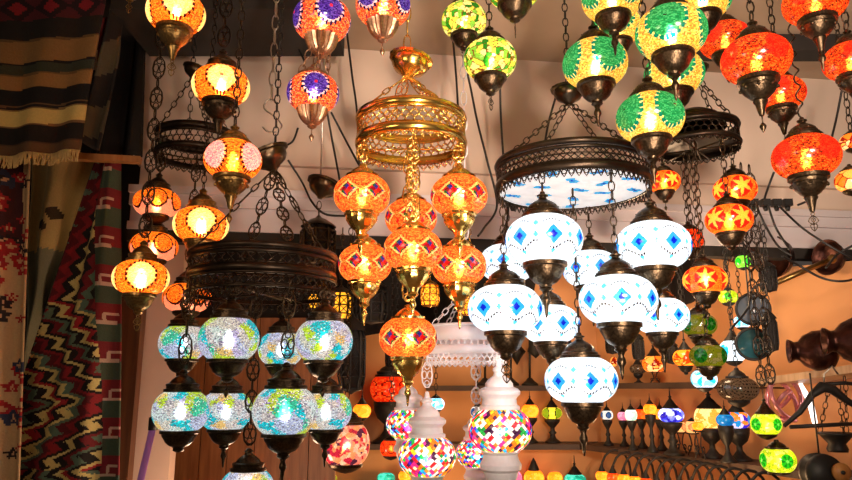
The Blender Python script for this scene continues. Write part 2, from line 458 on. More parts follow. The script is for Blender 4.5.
# caps, cups and finials, unit: globe diameter 1; z=0 at the globe's opening
CAPS = {
 'dome': ([(.0, -.01), (1.0, -.01), (1.12, .0), (1.12, .035), (1.0, .045), (.98, .075), (.86, .09), (.84, .12), (.70, .17), (.50, .205), (.32, .23), (.22, .25), (.20, .275), (.30, .285), (.30, .30), (.16, .315), (.12, .35), (.001, .355)], 0),
 'tall': ([(.0, -.01), (1.0, -.01), (1.1, .0), (1.1, .05), (.95, .06), (.95, .10), (.98, .11), (.98, .14), (.78, .16), (.66, .21), (.46, .26), (.28, .29), (.22, .33), (.30, .35), (.22, .37), (.12, .40), (.001, .41)], 0),
 'small': ([(.0, -.01), (1.0, -.01), (1.1, .0), (1.1, .04), (.9, .05), (.75, .11), (.45, .17), (.25, .20), (.2, .25), (.001, .26)], 0),
 'white': ([(.0, -.01), (1.0, -.01), (1.14, .0), (1.14, .05), (1.0, .07), (.96, .16), (1.02, .19), (1.18, .23), (1.2, .28), (1.05, .32), (.80, .35), (.78, .40), (.66, .45), (.50, .49), (.34, .52), (.28, .57), (.36, .60), (.34, .63), (.18, .67), (.12, .76), (.001, .78)], 0),
 'cone': ([(.0, -.01), (1.0, -.01), (1.05, .02), (.8, .2), (.45, .42), (.2, .55), (.1, .6), (.001, .62)], 0),
 'spire': ([(.0, -.01), (1.0, -.01), (1.08, .02), (1.0, .06), (.72, .15), (.42, .28), (.2, .36), (.15, .42), (.25, .46), (.1, .5), (.05, .82), (.001, .84)], 0),
}
CUPS = {
 'cup': ([(.0, .01), (1.0, .01), (1.15, 0), (1.15, -.05), (1.02, -.065), (1.0, -.10), (.84, -.17), (.80, -.20), (.58, -.26), (.34, -.29), (.30, -.32), (.34, -.34), (.20, -.37), (.001, -.385)], 0),
 'deep': ([(.0, .01), (1.0, .01), (1.2, 0), (1.2, -.06), (1.02, -.075), (.98, -.12), (1.05, -.14), (.86, -.22), (.60, -.29), (.38, -.33), (.42, -.36), (.30, -.41), (.20, -.52), (.14, -.58), (.001, -.6)], 0),
 'fluted': ([(.0, .01), (1.0, .01), (1.08, -.01), (1.0, -.05), (.93, -.12), (.80, -.20), (.60, -.27), (.40, -.31), (.28, -.33), (.32, -.36), (.14, -.40), (.001, -.42)], .07),
 'gold': ([(.0, .01), (1.0, .01), (1.12, 0), (1.12, -.04), (1.0, -.06), (.98, -.14), (.80, -.22), (.62, -.28), (.40, -.33), (.30, -.40), (.36, -.44), (.22, -.48), (.001, -.5)], .03),
 'whitecup': ([(.0, .01), (1.0, .01), (1.1, -.01), (.95, -.05), (1.0, -.12), (1.16, -.2), (1.14, -.27), (.95, -.31), (.92, -.38), (.7, -.5), (.001, -.52)], 0),
 'collar': ([(.0, .01), (1.0, .01), (1.02, -.01), (1.0, -.05), (.9, -.06), (.001, -.07)], 0),
 'stub': ([(.0, .01), (1.0, .01), (1.1, -.01), (1.05, -.06), (.7, -.13), (.4, -.17), (.001, -.2)], 0),
}
def cap_mesh(style, r, metal, table):
    def fn():
        prof, fl = table[style]
        b = MB().lathe([(max(q*r, .0006), z) for q, z in prof], 72 if fl > .05 else 28, flute=fl, fl_n=18 if fl > .05 else 14)
        if style == 'dome':      # pierced bosses round the dome
            for k in range(10):
                a = 2*pi*k/10; b.sphere((r*.80*cos(a), r*.80*sin(a), .135), .012, 6, 4)
        if style == 'deep':      # beads set round the cup
            for k in range(8):
                a = 2*pi*k/8; b.sphere((r*1.0*cos(a), r*1.0*sin(a), -.16), .032, 8, 6)
        return b.mesh('cap' if table is CAPS else 'cup', M[metal], sharp=28)
    return cached((style, r, metal), fn)
FIN_LEN = {'spike': .34, 'leaf': .30, 'drop': .26, 'none': 0}
def fin_mesh(style, metal):
    def fn():
        b = MB()
        if style == 'spike':
            b.lathe([(.0006, .02), (.05, 0), (.035, -.04), (.055, -.09), (.06, -.13), (.03, -.18), (.022, -.27), (.012, -.33), (.0005, -.34)], 12)
        elif style == 'leaf':
            b.ring((0, 0, -.03), .025, .008, 'y')
            for s in (-1, 1):
                b.tube([(0, 0, -.05), (s*.045, 0, -.09), (s*.07, 0, -.14), (s*.03, 0, -.18), (0, 0, -.20)], .009, 5)
                b.tube([(0, 0, -.17), (s*.05, 0, -.21), (s*.035, 0, -.26), (0, 0, -.30)], .008, 5)
            b.tube([(0, 0, -.05), (0, 0, -.29)], .007, 5); b.ring((0, 0, -.12), .028, .008, 'y')
        else:
            b.tube([(0, 0, .01), (0, 0, -.1)], .010, 5)
            b.lathe([(.0005, -.09), (.03, -.12), (.05, -.16), (.03, -.21), (.0005, -.26)], 10)
        return b.mesh('finial', M[metal])
    return cached((style, 'fin', metal), fn)
def cap_top(style): return CAPS[style][0][-1][1]
def cup_bot(style): return CUPS[style][0][-1][1]

def chain_mesh(Ln, metal, style='link'):
    """chain hanging from z=Ln down to z=0"""
    b = MB(); m = M[metal]
    if style == 'link':
        p = .024; n = max(1, round(Ln/p)); p = Ln/n
        for i in range(n): b.ring((0, 0, p*(i+.5)), .008, .0019, 'y' if i % 2 else 'x', 8, 4, sz=(p*.62)/.008)
    elif style == 'bold':
        p = .045; n = max(1, round(Ln/p)); p = Ln/n
        for i in range(n): b.ring((0, 0, p*(i+.5)), .010, .0021, 'y' if i % 2 else 'x', 10, 4, sz=(p*.58)/.010)
    elif style == 'filigree':
        p = .085; n = max(1, round(Ln/p)); p = Ln/n
        for i in range(n):
            z = p*(i+.5); h = p*.36; ax = 'y'
            b.ring((0, 0, z), .016, .0024, ax, 10, 4, sz=h/.016)
            b.ring((-.008, 0, z), .007, .0018, ax, 8, 4, sz=1.7); b.ring((.008, 0, z), .007, .0018, ax, 8, 4, sz=1.7)
            b.ring((0, 0, z+h*.62), .007, .0016, ax, 8, 4); b.ring((0, 0, z-h*.62), .007, .0016, ax, 8, 4)
            b.ring((0, 0, z+p*.5-.001), .006, .002, 'x', 8, 4, sz=max(1, p*.2/.006))
    elif style == 'twist':
        n = max(8, int(Ln/.006)); pts = [(.006*cos(i*.9), .006*sin(i*.9), Ln*i/n) for i in range(n+1)]
        b.tube(pts, .0022, 5)
    elif style == 'rod':
        b.tube([(0, 0, 0), (0, 0, Ln)], .004, 8)
        for i in range(1, int(Ln/.1)+1): b.sphere((0, 0, min(Ln-.01, i*.1)), .008, 8, 6)
    elif style == 'cord':
        b.tube([(0, 0, 0), (0, 0, Ln)], .0028, 6)
    return cached((round(Ln, 3), metal, style), lambda: b.mesh('chain', m))
CEIL = 2.99

def shade(parent, loc, size, kind, metal='bronze', cap='dome', cup='cup', fin='spike', rz=0, small=False, capmetal=None):
    """one glass shade with its cap, cup, finial and bulb; loc is the centre of the glass in the parent's frame"""
    g = link('glass_shade', globe_mesh(kind, small), parent, loc, size); g.rotation_euler = (0, 0, rz)
    _, _, a, r, bulb = KIND[kind]
    if cap: link('cap', cap_mesh(cap, r, capmetal or metal, CAPS), g, (0, 0, a/2-.004))
    if cup:
        link('cup', cap_mesh(cup, r, metal, CUPS), g, (0, 0, -a/2+.004))
        if fin and fin != 'none': link('finial', fin_mesh(fin, metal), g, (0, 0, -a/2+cup_bot(cup)+.015))
    if bulb and not small:
        def bf():
            return MB().lathe([(.001, -.085), (.03, -.075), (.05, -.045), (.055, -.01), (.045, .03), (.026, .06), (.022, .11), (.001, .115)], 12).mesh('bulb', M[bulb])
        link('bulb', cached(('bulb', bulb), bf), g, (0, 0, -.02))
    return g
def low(kind, cup, fin):
    return -KIND[kind][2]/2 + (cup_bot(cup) if cup else 0) - (FIN_LEN[fin]-.015 if fin and fin != 'none' else 0)
def facing(c, extra=0.0):
    return -atan2(c.x, c.y)+extra   # front of the pattern turned to the stand of the photographer
def pendant(px, py, w, Y, kind, label, metal='bronze', cap='dome', cup='cup', fin='spike', chain='link', rz=0.0, group=None, name='pendant_lamp', top=None, chainmetal=None, aisle=None, small=False, cat='hanging lamp'):
    c = at(px, py, Y); size = w*mpp(py, Y)*wide(px)
    lo = low(kind, cup, fin)*size
    root = thing(name, label, cat, (c.x, c.y, c.z+lo), group)
    g = shade(root, (0, 0, -lo), size, kind, metal, cap, cup, fin, facing(c)+rz, small)
    zt = KIND[kind][2]/2*size + (cap_top(cap)*size if cap else 0) - .006
    ztop = (top if top is not None else CEIL) - (c.z)
    link('chain', chain_mesh(ztop-zt, chainmetal or ('hoopbronze' if metal in ('bronze', 'brass') else metal), chain), root, (0, 0, zt-lo))
    return root, c, size

# ------------------------------------------------------------------ setting
def quad_box(name, m, p0, p1, z0, z1, th, kindlabel=None):
    """vertical slab from p0 to p1 (x,y), its front face on that line, thickness away from the viewer"""
    p0 = Vector((p0[0], p0[1], 0)); p1 = Vector((p1[0], p1[1], 0)); d = (p1-p0).normalized(); n = Vector((-d.y, d.x, 0))
    vs = []
    for z in (z0, z1):
        for q in (p0, p1, p1+n*th, p0+n*th): vs.append((q.x, q.y, z))
    b = MB().add(vs, [(3,2,1,0),(4,5,6,7),(0,1,5,4),(1,2,6,5),(2,3,7,6),(3,0,4,7)])
    return struct(b.build(name, m, smooth=False))
struct(MB().box((.2, 1.6, -.05), (6, 6.4, .1)).build('floor', M['floor'], smooth=False))
struct(MB().box((.2, 2.1, CEIL+.05), (6, 5.4, .1)).build('ceiling', M['ceil'], smooth=False))
quad_box('wall_back', M['orange'], (-1.9, 4.35), (1.15, 4.35), 0, CEIL, .1)
RW0 = Vector((1.07, 4.3)); RW1 = Vector((2.6, .44))
def right_wall():
    d = Vector((1.25, -3.16, 0)).normalized(); n = Vector((-d.y, d.x, 0)); o = Vector((1.05, 4.35, 0)); top = [(0, 2.6), (1.3, 2.13), (3.39, 1.97)]
    pts = [(0, 0), (3.39, 0)]+top[::-1]; m = len(pts); vs = [o+d*t+Vector((0, 0, z)) for t, z in pts]+[o+d*t+n*.1+Vector((0, 0, z)) for t, z in pts]
    fs = [tuple(range(m)), tuple(range(2*m-1, m-1, -1))]+[((i+1) % m, i, m+i, m+(i+1) % m) for i in range(m)]
    return struct(MB().add(vs, fs).build('wall_right', M['orange'], smooth=False))
right_wall()
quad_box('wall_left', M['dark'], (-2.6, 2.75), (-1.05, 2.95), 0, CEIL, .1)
HX0, HY0, HX1, HY1 = -1.135, 2.585, 2.4, 3.07
def hb(x): return HY0+(HY1-HY0)*(x-HX0)/(HX1-HX0)
# the dropped header across the opening and its stepped moulding
quad_box('wall_header', M['header'], (HX0, HY0), (HX1, HY1), 2.47, CEIL, .10)
quad_box('wall_header_soffit_band', M['header'], (HX0+.02, HY0+.03), (HX1, HY1+.03), 2.36, 2.47, .07)
def hpt(x, o): return (x, hb(x)+o)
for k, (z0, z1, o) in enumerate([(2.335, 2.365, -.015), (2.29, 2.335, .0), (2.225, 2.29, .02), (2.195, 2.225, .0)]):
    quad_box('trim_%d' % (k+1), M['mould'], hpt(HX0, o), hpt(HX1, o), z0, z1, .09)
quad_box('trim_5', M['dark'], hpt(HX0, .01), hpt(HX1, .01), 2.15, 2.195, .06)
quad_box('wall_post', M['pinkpost'], (-1.115, 2.70), (-.955, 2.72), 0, 2.47, .1)
quad_box('trim_6', M['brownwood'], (-1.215, 2.64), (-1.075, 2.645), 0, 1.98, .05)
b = MB()
for i in range(7):
    x0 = -1.32+i*.128; b.box((x0+.063, 3.45, .97), (.124, .04, 1.94))
struct(b.build('wall_wood', M['plank'], smooth=False))
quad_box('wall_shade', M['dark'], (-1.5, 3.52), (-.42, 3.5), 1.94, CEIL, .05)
# dark ceiling beam and lining over the rugs
struct(MB().box((-.70, 2.35, 2.93), (.76, .35, .12)).build('ceiling_beam', M['dark'], smooth=False))
struct(MB().box((1.55, 2.62, 2.955), (1.1, .10, .07)).build('ceiling_batten', M['dark'], smooth=False))
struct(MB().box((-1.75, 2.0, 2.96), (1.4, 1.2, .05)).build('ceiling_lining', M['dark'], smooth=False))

def on_right(px, off=0.0):
    """distance of the right wall along the sight line of column px, `off` metres in front of it"""
    k = (px-426)/F/.985
    n = Vector((-.930, -.368))
    p = Vector((1.05, 4.35))+n*off; d = Vector((1.25, -3.16)).normalized()
    t = (k*p.y-p.x)/(d.x-k*d.y)
    return p.y+d.y*t
# shelves (each board can be lifted off)
def board(name, label, pts, z, th, m, group=None):
    vs = [(x, y, z-th) for x, y in pts]+[(x, y, z) for x, y in pts]; n = len(pts)
    fs = [tuple(range(n-1, -1, -1)), tuple(range(n, 2*n))]+[(i, (i+1) % n, n+(i+1) % n, n+i) for i in range(n)]
    return tag(MB().add(vs, fs).build(name, m, smooth=False), label, 'shelf')
DR = Vector((1.25, -3.16)).normalized(); NR = Vector((-.930, -.368))
def rw(t, off): q = Vector((1.05, 4.35))+DR*t+NR*off; return (q.x, q.y)
Z_UP, Z_MID, Z_LOW = 1.618, 1.292, .93
board('wall_shelf', 'dark brown middle shelf on back wall holding small lit table lamps', [(-.40, 4.345), (-.40, 4.12), (.87, 4.12), (1.03, 4.345)], Z_MID, .03, M['shelf'])
board('wall_shelf', 'dark brown middle shelf running along the side wall under the blue and amber lamps', [rw(.02, .004), (.885, 4.12), rw(2.3, .2), rw(2.3, .004)], Z_MID, .03, M['shelf'])
board('wall_shelf', 'brown upper shelf on back wall carrying black iron lamp stands', [(.0, 4.345), (.0, 4.15), (.88, 4.15), (1.03, 4.345)], Z_UP, .03, M['shelf'])
def tof(px, off):
    Y = on_right(px, off); q = at(px, 380, Y); return (Vector((q.x, q.y))-Vector((1.05, 4.35))).dot(DR)
TA = tof(744, .2)
board('wall_shelf', 'brown upper side shelf carrying the amber lamps with red outlines', [rw(.02, .004), (.895, 4.15), rw(TA-.01, .2), rw(TA-.01, .004)], Z_UP+.012, .03, M['shelf'])
sv = []
for z in (-.028, 0):
    for t, o in ((TA, .004), (TA, .22), (2.3, .22), (2.3, .004)):
        q = rw(t, o); sv.append((q[0], q[1], 1.635+(t-TA)*.105+z))
tag(MB().add(sv, [(3,2,1,0),(4,5,6,7),(0,1,5,4),(1,2,6,5),(2,3,7,6),(3,0,4,7)]).build('wall_shelf', M['palewood'], smooth=False), 'pale wooden shelf on the side wall under the copper pots', 'shelf')
board('wall_shelf', 'lowest back shelf below the arched-stem lamps', [(-.40, 4.345), (-.40, 4.06), (.79, 4.06), (1.03, 4.345)], Z_LOW, .03, M['shelf'])
board('wall_shelf', 'lowest side shelf below the row of arched black stems', [rw(.02, .004), (.80, 4.06), rw(2.3, .36), rw(2.3, .004)], Z_LOW, .03, M['shelf'])
def smooth_path(pts, n=8):
    out = []
    for i in range(len(pts)-1):
        p0 = pts[max(0, i-1)]; p1 = pts[i]; p2 = pts[i+1]; p3 = pts[min(len(pts)-1, i+2)]
        for j in range(n):
            t = j/n
            out.append(.5*((2*p1)+(p2-p0)*t+(2*p0-5*p1+4*p2-p3)*t*t+(3*p1-p0-3*p2+p3)*t**3))
    return out+[pts[-1]]
# ------------------------------------------------------------------ rugs and cloths on the left
def lerp(a, b, t): return a+(b-a)*t
def cloth(name, corners, nu, nv, Y, fold, color, th=.008):
    """hanging cloth between four photo corners (tl, tr, br, bl), with folds; colour from the weave pattern"""
    tl, tr, br, bl = corners; vs = []; fs = []; cs = []
    for j in range(nv+1):
        v = j/nv
        for i in range(nu+1):
            u = i/nu
            px = lerp(lerp(tl[0], tr[0], u), lerp(bl[0], br[0], u), v); py = lerp(lerp(tl[1], tr[1], u), lerp(bl[1], br[1], u), v)
            p = at(px, py, Y); p.y += fold(u, v); vs.append(p)
    for j in range(nv):
        for i in range(nu):
            a = j*(nu+1)+i; fs.append((a, a+nu+1, a+nu+2, a+1))
            u = (i+.5)/nu; v = (j+.5)/nv
            px = lerp(lerp(tl[0], tr[0], u), lerp(bl[0], br[0], u), v); py = lerp(lerp(tl[1], tr[1], u), lerp(bl[1], br[1], u), v)
            cs.append(color(px, py, u, v)[:3])
    base = sum(vs, Vector())/len(vs); base.z = min(p.z for p in vs)
    b = MB(); b.v = [tuple(p-base) for p in vs]; b.f = fs; b.c = [tuple(c) for c in cs]
    o = link(name, b.mesh(name, M['cloth']), None, base)
    md = o.modifiers.new('thickness', 'SOLIDIFY'); md.thickness = th
    return o, base
rr = random.Random(5)
RED, CREAM, BLK, GRN, TAN, BRN = lin(150,30,40), lin(225,205,130), lin(26,20,20), lin(95,120,100), lin(160,125,75), lin(95,65,38)
def stripes(px, py, u, v):
    y = py+u*10
    if y < 24:
        k = (abs((px % 34)-17)*.8+abs((y % 24)-12))
        return lin(150,30,40) if k < 7 else (lin(45,18,24) if k < 14 else lin(88,26,34))
    for lim, c in [(43, lin(34,28,24)), (45, lin(110,84,50)), (66, lin(150,112,64)), (68, BLK), (77, lin(58,62,46)), (79, lin(120,90,52)), (92, lin(160,118,66)), (94, BLK), (108, lin(24,20,20)),
                   (109.5, lin(110,80,50)), (112, lin(30,24,22)), (113.5, lin(150,115,70)), (128, lin(230,200,120)), (130, lin(130,95,60)), (146, lin(26,20,18)), (148, lin(80,56,36)), (170, lin(100,72,46))]:
        if y < lim: return c
    return BLK
rug, rb = cloth('hanging_rug', [(-30, -25), (110, -25), (76, 147), (-30, 157)], 60, 130, 2.15, lambda u, v: .012*sin(u*17+v*2)*(.3+v)+.03*u*v, stripes)
tag(rug, 'brown, black and cream striped kilim rug with a fringed bottom edge', 'rug')
fb = MB()
for i in range(110):
    u = i/110; p = at(lerp(-30, 76, u), lerp(157, 147, u), 2.15); p.y += .012*sin(u*17+2)*1.3+.03*u
    fb.tube([p-rb, p+Vector((rr.uniform(-.004, .004), rr.uniform(-.004, .004), -.018))-rb, p+Vector((rr.uniform(-.01, .01), rr.uniform(-.01, .004), -.042))-rb], [.0028, .0024, .0012], 4)
fr = fb.build('fringe', mat('cream_wool', lin(205, 175, 115), .95), rug); fr['label'] = 'cream knotted fringe'
# folded edge of that rug, seen edge-on, with its red selvedge
def fold_c(px, py, u, v):
    if u < .22: return lin(135,45,50)
    return lin(30,24,22) if int(v*5+u*.5) % 2 else lin(84,74,54)
fo, fbase = cloth('hanging_rug', [(103, 18), (126, -20), (98, 150), (78, 140)], 18, 60, 2.22, lambda u, v: .03*sin(u*7+v*3), fold_c)
tag(fo, 'dark folded rug with a red selvedge hanging beside the striped kilim', 'rug')
dk, _ = cloth('drape', [(118, -25), (150, -25), (141, 156), (86, 158)], 30, 40, 2.52, lambda u, v: .035*sin(u*12+v), lambda px, py, u, v: lin(38,34,26) if u < .35 else lin(20,16,14))
tag(dk, 'plain dark brown cloth hanging behind the folded rug', 'cloth')
# orange wooden rod
p, q = at(70, 157, 2.3), at(141, 160, 2.34)
tag(MB().box((0, 0, 0), ((q-p).length, .03, .022), Matrix.Rotation(atan2(q.y-p.y, q.x-p.x), 3, 'Z')).build('wooden_rod', M['rodwood'], None, (p+q)/2, smooth=False),
    'short orange wooden rod under the dark drape', 'rail')
# grey-beige curtain
def cur(px, py, u, v):
    n = sin(px*.21+py*.03)*.5+.5
    c = lin(225,192,122) if py < 250 else lin(150,148,118)  # yellow lamp light put into the colour of the upper cloth
    for (x, y, r) in ((58, 215, 5), (49, 228, 4), (67, 232, 3.5), (36, 270, 3)):
        if hypot(px-x, (py-y)*.8) < r: return lin(70,56,34)
    return tuple(k*(.8+.25*n) for k in c[:3])
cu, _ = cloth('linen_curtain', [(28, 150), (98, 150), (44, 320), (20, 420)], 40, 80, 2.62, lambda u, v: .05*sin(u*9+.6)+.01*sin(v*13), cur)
tag(cu, 'stained beige linen curtain pulled aside under the striped kilim', 'curtain')
# floral rug
fl = [(rr.uniform(-10, 28), rr.uniform(165, 490), rr.choice([0, 0, 1, 2]), rr.uniform(3, 8)) for _ in range(46)]
def floral(px, py, u, v):
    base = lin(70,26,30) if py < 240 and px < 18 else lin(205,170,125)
    for x, y, k, r in fl:
        d = hypot(px-x, py-y)+1.4*sin(5*atan2(py-y, px-x))
        if d < r: return (lin(165,28,34), lin(48,52,78), lin(36,26,30))[k] if d > r*.3 else lin(210,160,120)
    return base
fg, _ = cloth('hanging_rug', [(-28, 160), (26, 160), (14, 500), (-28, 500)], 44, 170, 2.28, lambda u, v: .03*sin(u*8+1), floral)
tag(fg, 'cream rug with red and navy flowers beside the curtain', 'rug')
# zigzag kilim
PAL = [RED, BLK, CREAM, BLK, lin(120,24,34), GRN, BLK, CREAM, lin(170,36,44), BLK, CREAM, GRN, lin(100,20,30)]
def zig(px, py, u, v):
    xe = 101+3*sin(py*.02)
    if px > xe:                                   # hooked border
        k = py % 38; w = px-xe
        hook = abs(k-19) < 1.6 and w < 15 or abs(k-10) < 1.4 and 6 < w < 17 or abs(w-6) < 1.3 and 10 < k < 19
        if hook: return lin(200,170,150)
        return lin(120,24,34) if k < 19 else lin(62,80,62)
    s = abs(((py-403+px*.15) % 16)/16-.5)*2       # serrated steps
    s = round(s*6)/6
    dy = abs(py-403) if py < 470 else 67+abs(py-537)*.3
    q = (px+1.1*dy+ (15*s)) if py > 300 else (px*1.0-.42*(py-300)*-1+57+9*s)
    return PAL[int(math.floor(q/8.2)) % len(PAL)]
zk, _ = cloth('hanging_rug', [(94, 160), (120, 160), (119, 500), (-25, 500)], 130, 260, 2.42, lambda u, v: .035*sin(u*6+.5)+.014*sin(u*21+v*2)*(.3+v), zig)
tag(zk, 'red, black and cream zigzag kilim hung in folds behind the amber lamps', 'rug')
# violet tube
p, q = at(136, 500, 2.3), at(153, 427, 2.36)
d = p-q; p = p+d*(p.z/-d.z)
root = thing('neon_tube', 'thin violet glass tube leaning beside the zigzag kilim', 'tube', p)
MB().tube([(0, 0, 0), q-p], .011, 10).build('tube', M['violet'], root)
MB().lathe([(.001, 0), (.015, 0), (.015, .04), (.001, .045)], 12).build('end_cap', M['iron'], root, q-p-Vector((0, 0, .01)))

# ------------------------------------------------------------------ hoops of the chandeliers
def hoop(R, h, style, metal, N=44):
    """openwork metal hoop standing on z=0 (its hanging edge goes lower)"""
    b = MB(); A = lambda k, n, r, z: (r*cos(2*pi*k/n), r*sin(2*pi*k/n), z)
    def rim(z, hh, t=.006, out=.004):
        b.lathe([(R-t, z), (R+out, z), (R+out+.003, z+hh*.5), (R+out, z+hh), (R-t, z+hh), (R-t, z)], 72)
    def lattice(z0, z1, n, r=.0019):
        for k in range(n):
            for s in (1, -1):
                b.tube([A(k, n, R, z0), A(k+.5*s, n, R, (z0+z1)/2), A(k+s, n, R, z1)], r, 4)
        b.lathe([(R-.002, z0), (R+.001, z0), (R+.001, z0+.004), (R-.002, z0+.004), (R-.002, z0)], 72)
    def scallops(z, n, d):
        for k in range(n):
            b.tube([A(k+f, n, R, z-d*sin(pi*f)) for f in (0, .2, .5, .8, 1)], .0018, 4)
            c = A(k+.5, n, R, z-d*.35); a = 2*pi*(k+.5)/n
            b.ring(c, d*.28, .0015, 'x', 8, 4, rot=Matrix.Rotation(a, 3, 'Z'))
    def circles(z0, z1, n, rows):
        hh = (z1-z0)/rows
        for j in range(rows):
            for k in range(n):
                kk = k+.5*(j % 2); a = 2*pi*kk/n
                b.ring(A(kk, n, R, z0+hh*(j+.5)), max(hh*.5, pi*R/n*.95), .0016, 'x', 10, 4, rot=Matrix.Rotation(a, 3, 'Z'))
    if style == 'lattice':
        rim(h*.86, h*.14); rim(h*.74, h*.09, out=.001); lattice(h*.42, h*.58, N); lattice(h*.58, h*.74, N); rim(h*.20, h*.22); scallops(h*.20, N, h*.2)
    elif style == 'gold':
        rim(h*.80, h*.20); rim(h*.74, h*.06, out=.001); circles(h*.36, h*.74, N, 3); rim(h*.12, h*.24); scallops(h*.12, N, h*.16)
    elif style == 'double':
        rim(h*.88, h*.12); rim(h*.76, h*.10, out=.0); lattice(h*.55, h*.76, N); rim(h*.38, h*.17, out=.003); rim(h*.32, h*.06); lattice(h*.1, h*.32, N); rim(h*.04, h*.06); scallops(h*.04, N, h*.18)
    elif style == 'deep':
        rim(h*.8, h*.2); rim(h*.7, h*.1, out=.0); circles(h*.3, h*.7, N, 2); rim(h*.12, h*.18); scallops(h*.12, N, h*.14)
    else:   # white lace
        rim(h*.93, h*.07); b.lathe([(R-.003, h*.55), (R, h*.55), (R, h*.93), (R-.003, h*.93), (R-.003, h*.55)], 72)
        circles(h*.42, h*.55, N, 1); b.lathe([(R-.003, h*.2), (R+.003, h*.2), (R+.003, h*.42), (R-.003, h*.42), (R-.003, h*.2)], 72); circles(0, h*.2, N, 2); scallops(0, N, h*.1)
    return b.mesh('hoop', M[metal])
def canopy_mesh(r, metal):
    return MB().lathe([(.0006, -r*.12), (r*.14, -r*.1), (r*.2, .0), (r*.3, r*.06), (r*.4, r*.16), (r*.72, r*.34), (r*.9, r*.62), (r*.92, r*.86), (r*1.08, r*.9), (r*1.1, r*1.02), (r*.95, r*1.08), (r*.5, r*1.16), (.0006, r*1.2)], 32, flute=.02, fl_n=14).mesh('canopy', M[metal], sharp=30)
def stay_mesh(p, q, metal, style='link'):
    d = Vector(q)-Vector(p); me = chain_mesh(round(d.length, 3), metal, style)
    return me, d.to_track_quat('Z', 'Y')
